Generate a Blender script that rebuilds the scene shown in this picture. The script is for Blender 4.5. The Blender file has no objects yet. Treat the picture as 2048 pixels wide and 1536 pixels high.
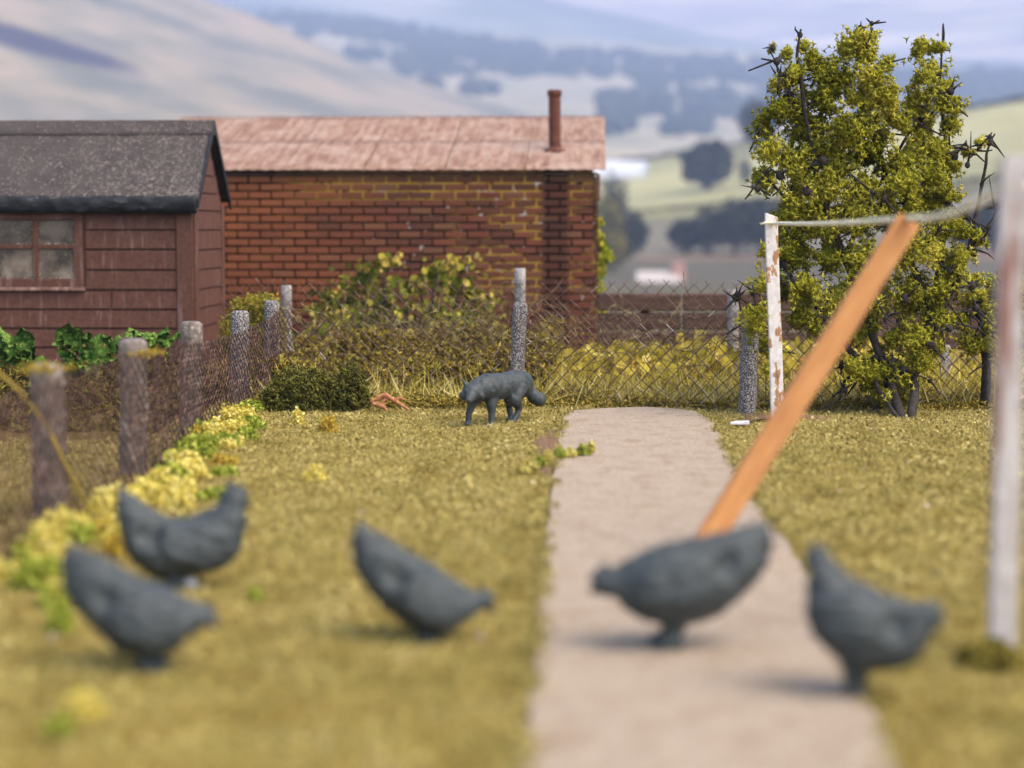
import bpy, bmesh, math, random
import numpy as np
from mathutils import Matrix, Vector, noise as mnoise

random.seed(7)
rng = np.random.default_rng(11)
R = math.radians
sc = bpy.context.scene
COL = sc.collection

# ------------------------------------------------------------------ camera
CAM_H, FPX, YAW, PITCH = 1.2, 4000.0, R(2.4), R(4.55)
cam = bpy.data.cameras.new('camera')
camo = bpy.data.objects.new('camera', cam)
COL.objects.link(camo)
camo.location = (0, 0, CAM_H)
camo.rotation_euler = (R(90) - PITCH, 0, YAW)
cam.sensor_width = 36.0
cam.lens = FPX / 2048 * 36.0
cam.clip_start, cam.clip_end = 0.1, 20000
cam.dof.use_dof = True
cam.dof.focus_distance = 13.0
cam.dof.aperture_fstop = cam.lens / 1000 / 0.076
sc.camera = camo
CM = (Matrix.Rotation(YAW, 3, 'Z') @ Matrix.Rotation(R(90) - PITCH, 3, 'X'))

# ------------------------------------------------------------------ light
SUN_EL, SUN_AZ = R(56), R(118)      # azimuth clockwise from +Y (camera forward)
w = bpy.data.worlds.new('World'); sc.world = w; w.use_nodes = True
nt = w.node_tree
bg = nt.nodes['Background']
sky = nt.nodes.new('ShaderNodeTexSky')
sky.sky_type = 'NISHITA'; sky.sun_disc = False
sky.sun_elevation = SUN_EL; sky.sun_rotation = SUN_AZ
sky.air_density = 1.0; sky.dust_density = 3.0; sky.ozone_density = 1.0
nt.links.new(sky.outputs[0], bg.inputs[0])
bg.inputs[1].default_value = 0.14
sl = bpy.data.lights.new('sun', 'SUN'); so = bpy.data.objects.new('sun', sl); COL.objects.link(so)
sl.energy = 1.3; sl.angle = R(60); sl.color = (1.0, 0.87, 0.70)
sd = Vector((math.sin(SUN_AZ) * math.cos(SUN_EL), math.cos(SUN_AZ) * math.cos(SUN_EL), math.sin(SUN_EL)))
so.rotation_euler = sd.to_track_quat('Z', 'Y').to_euler()
sc.view_settings.view_transform = 'Standard'
sc.view_settings.look = 'None'
sc.view_settings.exposure = 1.3
sc.view_settings.gamma = 1.0
sc.cycles.use_denoising = True
sc.cycles.max_bounces = 8
sc.cycles.diffuse_bounces = 7
sc.cycles.volume_bounces = 1

# ------------------------------------------------------------------ projection helpers
def ray(px, py):
    return CM @ Vector(((px - 1024) / FPX, -(py - 768) / FPX, -1.0))
def P(px, py, d):                    # a point at axial depth d
    return Vector((0, 0, CAM_H)) + ray(px, py) * d
def G(px, py, z=0.0):                # where the sight line meets height z
    r = ray(px, py); t = (z - CAM_H) / r.z
    return Vector((0, 0, CAM_H)) + r * t
def V(px, py, y):                    # where it meets the upright plane Y = y
    r = ray(px, py); t = y / r.y
    return Vector((0, 0, CAM_H)) + r * t

# ------------------------------------------------------------------ object helpers
def prop(o, label=None, cat=None, group=None, kind=None):
    if label: o['label'] = label
    if cat: o['category'] = cat
    if group: o['group'] = group
    if kind: o['kind'] = kind
    return o
def thing(name, loc, label, cat, group=None, rz=0.0):
    o = bpy.data.objects.new(name, None); COL.objects.link(o)
    o.location = loc; o.rotation_euler = (0, 0, rz); o.empty_display_size = 0.1
    return prop(o, label, cat, group)
def link(name, me, mat, parent=None, local=False):
    """link a mesh; its coordinates are world ones unless local"""
    o = bpy.data.objects.new(name, me); COL.objects.link(o)
    if mat and not me.materials: me.materials.append(mat)
    if parent is not None:
        o.parent = parent
        if not local:
            root = parent; M_ = Matrix.Identity(4)
            chain = []
            while root is not None:
                chain.append(root); root = root.parent
            for c in reversed(chain):
                M_ = M_ @ c.matrix_parent_inverse @ c.matrix_basis
            o.matrix_parent_inverse = M_.inverted()
    return o
def np_mesh(name, verts, faces, var=None, smooth=False):
    verts = np.asarray(verts, np.float32).reshape(-1, 3); faces = np.asarray(faces, np.int32)
    me = bpy.data.meshes.new(name)
    k = faces.shape[1]; n = len(faces)
    me.vertices.add(len(verts)); me.vertices.foreach_set('co', verts.ravel())
    me.loops.add(n * k); me.loops.foreach_set('vertex_index', faces.ravel())
    me.polygons.add(n); me.polygons.foreach_set('loop_start', np.arange(0, n * k, k, dtype=np.int32))
    if smooth: me.polygons.foreach_set('use_smooth', np.ones(n, bool))
    if var is not None:
        a = me.attributes.new('var', 'FLOAT', 'POINT'); a.data.foreach_set('value', np.asarray(var, np.float32))
    me.update(calc_edges=True); me.validate()
    return me
def rot_mats(n, upright=False, tilt=0.5):
    if upright:
        az = rng.uniform(0, 2 * np.pi, n); ti = rng.normal(0, tilt, n); tj = rng.normal(0, tilt, n)
    else:
        az, ti, tj = (rng.uniform(0, 2 * np.pi, n) for _ in range(3))
    c, s = np.cos, np.sin
    Rz = np.zeros((n, 3, 3)); Rz[:, 0, 0] = c(az); Rz[:, 0, 1] = -s(az); Rz[:, 1, 0] = s(az); Rz[:, 1, 1] = c(az); Rz[:, 2, 2] = 1
    Rx = np.zeros((n, 3, 3)); Rx[:, 0, 0] = 1; Rx[:, 1, 1] = c(ti); Rx[:, 1, 2] = -s(ti); Rx[:, 2, 1] = s(ti); Rx[:, 2, 2] = c(ti)
    Ry = np.zeros((n, 3, 3)); Ry[:, 1, 1] = 1; Ry[:, 0, 0] = c(tj); Ry[:, 0, 2] = s(tj); Ry[:, 2, 0] = -s(tj); Ry[:, 2, 2] = c(tj)
    return Rx @ Ry @ Rz if upright else Rz @ Rx @ Ry
def scatter(name, tv, tf, pos, scale, var=None, upright=False, tilt=0.5, mats=None):
    pos = np.asarray(pos, float); n = len(pos); tv = np.asarray(tv, float); tf = np.asarray(tf)
    m = rot_mats(n, upright, tilt) if mats is None else mats
    sc_ = np.broadcast_to(np.asarray(scale, float), (n,))
    vv = np.einsum('nij,vj->nvi', m, tv) * sc_[:, None, None] + pos[:, None, :]
    ff = tf[None] + (np.arange(n) * len(tv))[:, None, None]
    if var is None: var = rng.random(n)
    return np_mesh(name, vv.reshape(-1, 3), ff.reshape(-1, tf.shape[1]), np.repeat(var, len(tv)))
def segs(name, p0, p1, r0, r1=None, n=3, var=None):
    """many thin rods in one mesh (arrays of end points)"""
    p0 = np.asarray(p0, float); p1 = np.asarray(p1, float); N = len(p0)
    r0 = np.broadcast_to(np.asarray(r0, float), (N,)); r1 = r0 if r1 is None else np.broadcast_to(np.asarray(r1, float), (N,))
    d = p1 - p0; d /= np.linalg.norm(d, axis=1)[:, None] + 1e-9
    up = np.where(np.abs(d[:, 2:3]) > 0.9, np.array([[1., 0, 0]]), np.array([[0, 0, 1.]]))
    a = np.cross(d, up); a /= np.linalg.norm(a, axis=1)[:, None]; b = np.cross(d, a)
    th = np.arange(n) * 2 * np.pi / n
    ring = np.cos(th)[None, :, None] * a[:, None] + np.sin(th)[None, :, None] * b[:, None]
    v = np.concatenate([p0[:, None] + ring * r0[:, None, None], p1[:, None] + ring * r1[:, None, None]], 1)
    i = np.arange(n); j = (i + 1) % n
    f = np.stack([i, j, j + n, i + n], 1)
    ff = f[None] + (np.arange(N) * 2 * n)[:, None, None]
    if var is None: var = rng.random(N)
    return np_mesh(name, v.reshape(-1, 3), ff.reshape(-1, 4), np.repeat(var, 2 * n))
class MB:
    """collects shapes for one mesh"""
    def __init__(s): s.v = []; s.f = []
    def add(s, v, f):
        o = len(s.v); s.v += [tuple(x) for x in v]; s.f += [tuple(i + o for i in q) for q in f]
    def box(s, lo, hi, M_=None):
        x0, y0, z0 = lo; x1, y1, z1 = hi
        v = [(x0,y0,z0),(x1,y0,z0),(x1,y1,z0),(x0,y1,z0),(x0,y0,z1),(x1,y0,z1),(x1,y1,z1),(x0,y1,z1)]
        if M_ is not None: v = [M_ @ Vector(p) for p in v]
        s.add(v, [(0,3,2,1),(4,5,6,7),(0,1,5,4),(1,2,6,5),(2,3,7,6),(3,0,4,7)])
    def tube(s, pts, rad, n=10, caps=True, oval=1.0):
        pts = [Vector(p) for p in pts]; m = len(pts)
        rad = [rad] * m if isinstance(rad, (int, float)) else rad
        t0 = (pts[1] - pts[0]).normalized()
        up = Vector((0, 0, 1)) if abs(t0.z) < 0.9 else Vector((1, 0, 0))
        a = t0.cross(up).normalized(); v = []
        for i, p in enumerate(pts):
            t = (pts[min(i + 1, m - 1)] - pts[max(i - 1, 0)]).normalized()
            a = (a - t * a.dot(t)).normalized(); b = t.cross(a)
            for k in range(n):
                th = 2 * math.pi * k / n
                v.append(p + (a * math.cos(th) + b * math.sin(th) * oval) * rad[i])
        f = [(i * n + k, i * n + (k + 1) % n, (i + 1) * n + (k + 1) % n, (i + 1) * n + k) for i in range(m - 1) for k in range(n)]
        if caps:
            f.append(tuple(reversed(range(n)))); f.append(tuple((m - 1) * n + k for k in range(n)))
        s.add(v, f)
    def ball(s, c, r, seg=12, rings=8, M_=None):
        rx, ry, rz = (r, r, r) if isinstance(r, (int, float)) else r
        v = [(0, 0, rz)]
        for i in range(1, rings):
            ph = math.pi * i / rings
            for k in range(seg):
                th = 2 * math.pi * k / seg
                v.append((rx * math.sin(ph) * math.cos(th), ry * math.sin(ph) * math.sin(th), rz * math.cos(ph)))
        v.append((0, 0, -rz))
        f = [(0, 1 + k, 1 + (k + 1) % seg) for k in range(seg)]
        for i in range(rings - 2):
            for k in range(seg):
                a = 1 + i * seg
                f.append((a + k, a + seg + k, a + seg + (k + 1) % seg, a + (k + 1) % seg))
        l = len(v) - 1; a = 1 + (rings - 2) * seg
        f += [(l, a + (k + 1) % seg, a + k) for k in range(seg)]
        M_ = M_ or Matrix.Identity(3)
        s.add([Vector(c) + M_ @ Vector(p) for p in v], f)
    def chain(s, pts, rad, n=12):
        """a rounded limb through pts: tube plus a ball at each joint"""
        s.tube(pts, rad, n)
        for p, r in zip(pts, rad): s.ball(p, r, 10, 7)
    def mesh(s, name, smooth=False):
        me = bpy.data.meshes.new(name); me.from_pydata(s.v, [], s.f); me.update()
        if smooth: me.polygons.foreach_set('use_smooth', [True] * len(me.polygons))
        return me
def bevelled(me, wdt, seg=1):
    bm = bmesh.new(); bm.from_mesh(me)
    bmesh.ops.bevel(bm, geom=bm.edges[:] , offset=wdt, segments=seg, affect='EDGES', profile=0.6)
    bmesh.ops.recalc_face_normals(bm, faces=bm.faces)
    bm.to_mesh(me); bm.free(); return me
def fuse(me, voxel, smooth=4, rough=0.0, rscale=20):
    """voxel remesh into ONE continuous surface, smoothed"""
    o = bpy.data.objects.new('tmp', me); COL.objects.link(o)
    m = o.modifiers.new('r', 'REMESH'); m.mode = 'VOXEL'; m.voxel_size = voxel; m.use_smooth_shade = True
    if smooth:
        s_ = o.modifiers.new('s', 'SMOOTH'); s_.factor = 0.5; s_.iterations = smooth
    dg = bpy.context.evaluated_depsgraph_get(); dg.update()
    out = bpy.data.meshes.new_from_object(o.evaluated_get(dg))
    bpy.data.objects.remove(o)
    if rough:
        nr = [v.normal.copy() for v in out.vertices]
        for v, n_ in zip(out.vertices, nr):
            v.co += n_ * rough * mnoise.noise(v.co * rscale)
    out.polygons.foreach_set('use_smooth', [True] * len(out.polygons)); out.update()
    return out

# ------------------------------------------------------------------ materials
def lin(c):
    c = c / 255.0
    return c / 12.92 if c <= 0.04045 else ((c + 0.055) / 1.055) ** 2.4
def S(r, g, b, k=1.0):
    return (lin(r) * k, lin(g) * k, lin(b) * k, 1.0)
class Mat:
    def __init__(s, name, rough=0.85, spec=0.25):
        s.m = bpy.data.materials.new(name); s.m.use_nodes = True
        s.nt = s.m.node_tree; s.b = s.nt.nodes['Principled BSDF']
        s.b.inputs['Roughness'].default_value = rough
        s.b.inputs['Specular IOR Level'].default_value = spec
        g = s.nt.nodes.new('ShaderNodeNewGeometry'); s.pos = g.outputs['Position']
        s.tc = s.nt.nodes.new('ShaderNodeTexCoord').outputs['Object']
    def n(s, t, **kw):
        x = s.nt.nodes.new(t)
        for k, v in kw.items(): setattr(x, k, v)
        return x
    def L(s, a, b): s.nt.links.new(a, b)
    def vmap(s, src, sx, sy, sz, loc=(0, 0, 0)):
        m = s.n('ShaderNodeMapping'); m.inputs['Scale'].default_value = (sx, sy, sz); m.inputs['Location'].default_value = loc
        s.L(src, m.inputs[0]); return m.outputs[0]
    def noise(s, scale, detail=4, src=None, rough=0.6, dist=0.0):
        x = s.n('ShaderNodeTexNoise'); x.inputs['Scale'].default_value = scale; x.inputs['Detail'].default_value = detail
        x.inputs['Roughness'].default_value = rough; x.inputs['Distortion'].default_value = dist
        s.L(src or s.pos, x.inputs['Vector']); return x.outputs['Fac']
    def ramp(s, fac, stops):
        x = s.n('ShaderNodeValToRGB'); e = x.color_ramp.elements
        while len(e) < len(stops): e.new(0.5)
        for q, (p, c) in zip(e, stops): q.position = p; q.color = c if len(c) == 4 else (*c, 1)
        s.L(fac, x.inputs[0]); return x.outputs[0]
    def mask(s, fac, a, b):
        x = s.n('ShaderNodeMapRange'); x.inputs[1].default_value = a; x.inputs[2].default_value = b
        s.L(fac, x.inputs[0]); return x.outputs[0]
    def mix(s, fac, a, b, mode='MIX'):
        x = s.n('ShaderNodeMix', data_type='RGBA', blend_type=mode)
        for i, q in ((0, fac), (6, a), (7, b)):
            if isinstance(q, (int, float, tuple)): x.inputs[i].default_value = q
            else: s.L(q, x.inputs[i])
        return x.outputs[2]
    def math(s, op, a, b=0.0):
        x = s.n('ShaderNodeMath', operation=op)
        for i, q in enumerate((a, b)):
            if isinstance(q, (int, float)): x.inputs[i].default_value = q
            else: s.L(q, x.inputs[i])
        return x.outputs[0]
    def attr(s, name='var'):
        x = s.n('ShaderNodeAttribute', attribute_name=name); return x.outputs['Fac']
    def rand(s):
        return s.n('ShaderNodeObjectInfo').outputs['Random']
    def xyz(s):
        x = s.n('ShaderNodeSeparateXYZ'); s.L(s.pos, x.inputs[0]); return x.outputs
    def color(s, c):
        if isinstance(c, tuple): s.b.inputs['Base Color'].default_value = c
        else: s.L(c, s.b.inputs['Base Color'])
        return s
    def bump(s, fac, strength=0.4, dist=0.01):
        x = s.n('ShaderNodeBump'); x.inputs['Strength'].default_value = strength; x.inputs['Distance'].default_value = dist
        s.L(fac, x.inputs['Height']); s.L(x.outputs[0], s.b.inputs['Normal']); return s
def var_mat(name, stops, rough=0.85, trans=0.0, spec=0.15):
    """colour from each piece's own random value"""
    m = Mat(name, rough, spec); c = m.ramp(m.attr(), stops)
    m.color(c)
    if trans:
        t = m.n('ShaderNodeBsdfTranslucent'); m.L(c, t.inputs[0])
        x = m.n('ShaderNodeMixShader'); x.inputs[0].default_value = trans
        m.L(m.b.outputs[0], x.inputs[1]); m.L(t.outputs[0], x.inputs[2])
        m.L(x.outputs[0], m.nt.nodes['Material Output'].inputs[0])
    return m.m

# templates ------------------------------------------------------------
FIBRE_V = np.array([(-.16, 0, 0), (.16, 0, 0), (.03, .25, 1.0)]); FIBRE_F = np.array([(0, 1, 2)])
FLAKE_V = np.array([(-.5, -.35, 0), (.45, -.5, .12), (.55, .4, -.06), (-.4, .5, .15)]); FLAKE_F = np.array([(0, 1, 2), (0, 2, 3)])
def star(arms=5, base=.2, seed=3):
    r_ = np.random.default_rng(seed); v = []; f = []
    for k in range(arms):
        z = 1 - 2 * (k + .5) / arms; th = k * 2.4 + r_.uniform(-.4, .4); q = math.sqrt(1 - z * z)
        d = np.array((q * math.cos(th), q * math.sin(th), z)); a = np.cross(d, (0.3, .5, .8)); a /= np.linalg.norm(a); b = np.cross(d, a)
        l = r_.uniform(.75, 1.15); o = len(v)
        v += [a * base, (-a * .5 + b * .87) * base, (-a * .5 - b * .87) * base, d * l + a * .03]
        f += [(o, o + 1, o + 3), (o + 1, o + 2, o + 3), (o + 2, o, o + 3)]
    return np.array(v), np.array(f)
STAR_V, STAR_F = star()
LEAF_V = np.array([(0, -.5, 0), (.42, -.22, .08), (.4, .25, .1), (.05, .55, -.05), (-.42, .22, .1), (-.38, -.25, .06), (0, 0, -.06)])
LEAF_F = np.array([(6, 0, 1), (6, 1, 2), (6, 2, 3), (6, 3, 4), (6, 4, 5), (6, 5, 0)])
BLADE_V = np.array([(-.03, 0, 0), (.03, 0, 0), (.025, .08, .5), (-.025, .08, .5), (0, .28, 1.0)]); BLADE_F = np.array([(0, 1, 2), (0, 2, 3), (3, 2, 4)])

# ------------------------------------------------------------------ materials used
m = Mat('lawn_turf', 0.95, 0.1)
f1 = m.noise(3.2, 5); f2 = m.noise(70, 4); f3 = m.noise(11, 4)
c = m.ramp(f2, [(.3, S(104, 90, 42)), (.5, S(140, 122, 60)), (.72, S(172, 152, 84))])
c = m.mix(m.mask(f1, .42, .62), c, m.mix(1.0, c, (.9, .72, .5, 1), 'MULTIPLY'))
c = m.mix(m.mask(f3, .62, .75), c, S(120, 92, 62))
MAT_LAWN = m.color(c).bump(f2, .8, .02).m
MAT_FLAKE = var_mat('turf_fibres', [(0, S(102, 94, 44)), (.3, S(149, 136, 74)), (.6, S(179, 163, 96)), (.86, S(197, 180, 116)), (1, S(206, 188, 140))], .95)
MAT_FOAM_Y = var_mat('yellow_foam', [(0, S(186, 168, 66)), (.4, S(220, 204, 98)), (.8, S(240, 226, 132)), (1, S(246, 236, 160))], .95, .25)
MAT_FOAM_L = var_mat('lime_foam', [(0, S(108, 120, 34)), (.5, S(160, 170, 60)), (1, S(200, 204, 96))], .95, .2)
MAT_FOAM_O = var_mat('ochre_foam', [(0, S(150, 124, 40)), (.5, S(196, 168, 66)), (1, S(222, 198, 92))], .95, .25)
MAT_FOAM_D = var_mat('dark_foam', [(0, S(58, 58, 22)), (.5, S(104, 104, 42)), (1, S(152, 146, 70))], .95, .2)
MAT_CROWN = var_mat('crown_foam', [(0, S(92, 98, 20)), (.3, S(160, 160, 42)), (.65, S(208, 200, 68)), (1, S(238, 226, 116))], .9, .4)
MAT_BRAMBLE = var_mat('bramble_leaves', [(0, S(52, 56, 18)), (.35, S(92, 102, 26)), (.6, S(128, 130, 38)), (.82, S(180, 162, 62)), (1, S(204, 178, 88))], .8, .2)
MAT_YLEAF = var_mat('yellow_leaves', [(0, S(120, 112, 36)), (.35, S(178, 160, 56)), (.8, S(220, 198, 84)), (.95, S(226, 208, 120)), (1, S(210, 150, 76))], .8, .3)
MAT_STRAW = var_mat('straw', [(0, S(122, 108, 40)), (.4, S(164, 148, 62)), (.7, S(198, 180, 104)), (1, S(222, 204, 146))], .8, .15)
MAT_SCRUB = var_mat('scrub', [(0, S(44, 36, 22)), (.5, S(84, 70, 34)), (.85, S(120, 102, 42)), (1, S(112, 116, 44))], .95)
MAT_IVY = var_mat('ivy_leaves', [(0, S(98, 128, 24)), (.5, S(170, 172, 48)), (1, S(208, 196, 72))], .85, .2)

m = Mat('resin', 0.55, 0.35)
f = m.noise(14, 4, m.tc); g = m.noise(160, 3, m.tc)
c = m.ramp(f, [(.3, S(52, 57, 58)), (.7, S(70, 76, 76))])
MAT_RESIN = m.color(c).bump(g, .25, .004).m

m = Mat('concrete_card', 0.9, 0.15)
f = m.noise(110, 5, rough=.8); g = m.noise(7, 5); h = m.noise(48, 4, m.vmap(m.pos, .6, 1.5, 1))
c = m.ramp(f, [(.36, S(96, 80, 66)), (.48, S(164, 147, 127)), (.66, S(197, 180, 157))])
c = m.mix(m.mask(h, .62, .72), c, S(126, 108, 94))
c = m.mix(m.mask(g, .48, .7), c, m.mix(1.0, c, (.80, .74, .68, 1), 'MULTIPLY'))
MAT_PATH = m.color(c).bump(f, .5, .008).m

m = Mat('bare_soil', 0.95, 0.1)
f = m.noise(60, 5); MAT_SOIL = m.color(m.ramp(f, [(.3, S(92, 66, 46)), (.7, S(158, 126, 100))])).bump(f, .7, .02).m

m = Mat('pebbledash', 0.8, 0.3)
f = m.noise(110, 3, rough=.5); g = m.noise(30, 3)
c = m.ramp(f, [(.38, S(70, 66, 66)), (.5, S(104, 99, 96)), (.6, S(176, 170, 164))])
MAT_DASH = m.color(c).bump(f, .8, .012).m
m = Mat('weathered_concrete', 0.9, 0.2)
f = m.noise(40, 4); MAT_CONC = m.color(m.ramp(f, [(.3, S(122, 116, 112)), (.7, S(178, 172, 168))])).bump(f, .4, .006).m
m = Mat('dirty_post', 0.9, 0.2)
f = m.noise(34, 4); z = m.xyz()[2]
c = m.ramp(f, [(.32, S(88, 76, 68)), (.55, S(128, 117, 109)), (.72, S(180, 172, 164))])
MAT_OLDPOST = m.color(c).bump(f, .6, .01).m
MAT_NET = var_mat('rusty_brown_net', [(0, S(50, 33, 26)), (.6, S(80, 56, 45)), (1, S(118, 92, 78))], .6, 0, .3)
MAT_WIRE = var_mat('rusted_wire', [(0, S(66, 46, 36)), (.7, S(106, 80, 64)), (.97, S(140, 114, 98)), (1, S(196, 184, 176))], .5, 0, .4)

m = Mat('chipped_white_paint', 0.6, 0.4)
f = m.noise(9, 5, m.vmap(m.pos, 1.6, 1.6, .8)); g = m.noise(26, 4)
c = m.ramp(g, [(.3, S(206, 196, 186)), (.7, S(238, 232, 226))])
c = m.mix(m.mask(f, .57, .6), c, S(176, 128, 84)); c = m.mix(m.mask(f, .66, .68), c, S(112, 106, 112))
MAT_PAINT = m.color(c).bump(f, .4, .01).m
m = Mat('rusty_white_paint', 0.6, 0.4)
f = m.noise(7, 5, m.vmap(m.pos, 2.4, 2.4, .35)); g = m.noise(20, 4)
c = m.ramp(g, [(.3, S(176, 166, 160)), (.7, S(210, 203, 198))])
c = m.mix(m.mask(f, .52, .6), c, S(140, 96, 80)); c = m.mix(m.mask(f, .36, .3), c, S(150, 150, 158))
MAT_PAINT2 = m.color(c).m
m = Mat('prop_wood', 0.6, 0.3)
f = m.noise(5, 5, m.vmap(m.tc, 9, 9, .8)); c = m.ramp(f, [(.3, S(142, 90, 44)), (.5, S(170, 114, 58)), (.75, S(188, 138, 80))])
MAT_WOOD = m.color(c).m
m = Mat('string', 0.9, 0.1); MAT_STRING = m.color(m.ramp(m.noise(50, 3), [(.3, S(226, 216, 176)), (.7, S(246, 240, 214))])).m

m = Mat('shed_paint', 0.75, 0.3)
f = m.noise(6, 5, m.vmap(m.pos, 5, 5, .9)); g = m.noise(30, 4); h = m.noise(26, 4, m.vmap(m.pos, 1, 1, .12))
c = m.ramp(g, [(.3, S(80, 50, 37)), (.7, S(104, 68, 54))])
c = m.mix(m.math('MULTIPLY', m.mask(h, .55, .75), .4), c, S(168, 140, 128))
MAT_SHED = m.color(c).bump(f, .25, .006).m
m = Mat('shed_sill', 0.8, 0.3); f = m.noise(24, 4)
MAT_SILL = m.color(m.ramp(f, [(.35, S(104, 68, 60)), (.65, S(170, 138, 124))])).m
m = Mat('roof_felt', 0.85, 0.3)
f = m.noise(150, 5, rough=.8); g = m.noise(5, 5)
c = m.ramp(f, [(.35, S(42, 37, 36)), (.52, S(72, 65, 62)), (.70, S(146, 135, 126))])
c = m.mix(m.mask(g, .42, .65), c, m.mix(1.0, c, (.72, .7, .74, 1), 'MULTIPLY'))
MAT_FELT = m.color(c).bump(f, .6, .008).m
m = Mat('black_tar', 0.6, 0.3); f = m.noise(16, 4, m.vmap(m.pos, .6, 1, 2.2))
MAT_TAR = m.color(m.ramp(f, [(.4, S(22, 21, 22)), (.62, S(42, 42, 45)), (.8, S(104, 102, 104))])).bump(f, .5, .015).m
MAT_LINT = var_mat('lint', [(0, S(150, 138, 126)), (1, S(214, 204, 192))], .9)
m = Mat('dirt_and_reflection_glass', 0.22, 0.5)
f = m.noise(4.2, 4); g = m.noise(60, 3); z = m.xyz()[2]
c = m.ramp(f, [(.38, S(58, 51, 44)), (.6, S(104, 92, 80))])
c = m.mix(m.math('MULTIPLY', m.mask(m.noise(6.1, 5), .46, .66), m.mask(z, V(60, 500, 16.4).z, V(60, 540, 16.4).z)), c, S(150, 134, 117))  # milky reflections and dirt painted into the pane colour, paler low down
c = m.mix(m.mask(g, .6, .75), c, S(150, 138, 126))
MAT_GLASS = m.color(c).bump(g, .12, .004).m

m = Mat('brick', 0.85, 0.2)
r_ = m.rand(); f = m.noise(1.1, 3); g = m.noise(48, 4)
c = m.ramp(r_, [(0, S(88, 56, 42)), (.35, S(100, 58, 43)), (.7, S(113, 66, 47)), (1, S(112, 78, 56))])
px = m.xyz()[0]
warm = m.math('MULTIPLY', m.mask(px, -1.9, -3.0), m.mask(f, .3, .6))
c = m.mix(warm, c, S(140, 82, 50))
c = m.mix(m.mask(g, .56, .74), c, m.mix(.5, c, S(158, 108, 78)))
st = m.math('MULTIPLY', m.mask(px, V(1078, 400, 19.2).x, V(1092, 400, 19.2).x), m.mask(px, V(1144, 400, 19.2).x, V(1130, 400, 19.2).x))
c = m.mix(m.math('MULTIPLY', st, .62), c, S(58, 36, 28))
zz = m.xyz()[2]
c = m.mix(m.math('MULTIPLY', m.mask(zz, 1.62, 1.68), .55), c, S(104, 84, 40))
c = m.mix(m.math('MULTIPLY', m.mask(zz, .55, .2), .5), c, S(84, 42, 30))
MAT_BRICK = m.color(c).bump(g, .5, .006).m
m = Mat('mortar', 0.95, 0.1)
f = m.noise(1.5, 3, dist=.6); g = m.noise(11, 3); px = m.xyz()[0]; pz = m.xyz()[2]
c = m.ramp(m.noise(30, 3), [(.3, S(38, 26, 18)), (.7, S(66, 46, 32))])
c = m.mix(m.mask(px, -1.9, -3.0), c, m.ramp(m.noise(7, 3), [(.4, S(34, 22, 14)), (.8, S(100, 70, 30))]))
top = m.math('MULTIPLY', m.mask(pz, 1.42, 1.46), m.mask(px, -3.1, -2.5))
patch = m.math('MULTIPLY', m.mask(px, -1.45, -1.05), m.mask(f, .49, .56))
yl = m.math('MULTIPLY', m.math('MAXIMUM', top, patch), m.mask(g, .34, .44))
c = m.mix(m.math('MULTIPLY', yl, .85), c, S(206, 164, 70))
wh = m.math('MULTIPLY', m.mask(m.noise(11, 2), .65, .68), m.mask(px, -2.4, -1.7))
c = m.mix(wh, c, S(216, 206, 198))
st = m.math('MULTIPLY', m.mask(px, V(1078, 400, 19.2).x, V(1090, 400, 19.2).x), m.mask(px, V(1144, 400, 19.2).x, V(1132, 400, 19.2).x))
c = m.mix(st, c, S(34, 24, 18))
MAT_MORTAR = m.color(c).bump(g, .3, .004).m
m = Mat('asbestos_sheet', 0.9, 0.15)
f = m.noise(90, 4); g = m.noise(3, 5, m.vmap(m.pos, 6, .8, .8)); h = m.noise(2.2, 4)
c = m.ramp(g, [(.32, S(124, 90, 76)), (.5, S(144, 113, 96)), (.68, S(168, 142, 124))])
c = m.mix(m.mask(h, .5, .7), c, S(166, 142, 126))
c = m.mix(m.mask(f, .6, .72), c, S(192, 168, 150)); c = m.mix(m.mask(f, .36, .3), c, S(112, 82, 72))
MAT_ROOF = m.color(c).bump(f, .5, .006).m
m = Mat('rusty_pipe', 0.75, 0.3)
f = m.noise(9, 5, m.vmap(m.pos, 2, 2, .7)); g = m.noise(60, 3)
c = m.ramp(f, [(.34, S(58, 38, 33)), (.5, S(92, 52, 39)), (.62, S(116, 66, 47)), (.76, S(124, 110, 102))])
MAT_RUST = m.color(c).bump(g, .4, .005).m
m = Mat('dark_timber', 0.85, 0.2); f = m.noise(10, 4, m.vmap(m.pos, .3, 1, 3))
MAT_SLEEPER = m.color(m.ramp(f, [(.3, S(62, 44, 36)), (.7, S(102, 78, 66))])).m
m = Mat('bark', 0.85, 0.2); f = m.noise(40, 4)
MAT_BARK = m.color(m.ramp(f, [(.3, S(36, 32, 30)), (.7, S(70, 64, 60))])).bump(f, .6, .01).m
m = Mat('orange_root', 0.8, 0.2); f = m.noise(40, 4)
MAT_ROOT = m.color(m.ramp(f, [(.3, S(146, 88, 52)), (.7, S(194, 142, 102))])).m
m = Mat('white_chip', 0.7, 0.3); MAT_WHITE = m.color(m.ramp(m.noise(30, 3), [(.3, S(206, 200, 204)), (.7, S(234, 230, 234))])).m
m = Mat('kale_leaf', 0.85, 0.12); f = m.noise(34, 5, rough=.75); r_ = m.rand()
c = m.ramp(f, [(.3, S(26, 50, 15)), (.5, S(62, 96, 30)), (.64, S(142, 158, 78))])
MAT_KALE = m.color(m.mix(m.mask(r_, .65, 1.2), c, S(84, 116, 40))).bump(f, .6, .01).m
m = Mat('plant_soil', 0.95, 0.1); f = m.noise(8, 5); g = m.noise(60, 4)
c = m.ramp(g, [(.3, S(60, 48, 26)), (.7, S(132, 108, 56))])
MAT_PLOT = m.color(c).bump(g, .7, .02).m

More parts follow.
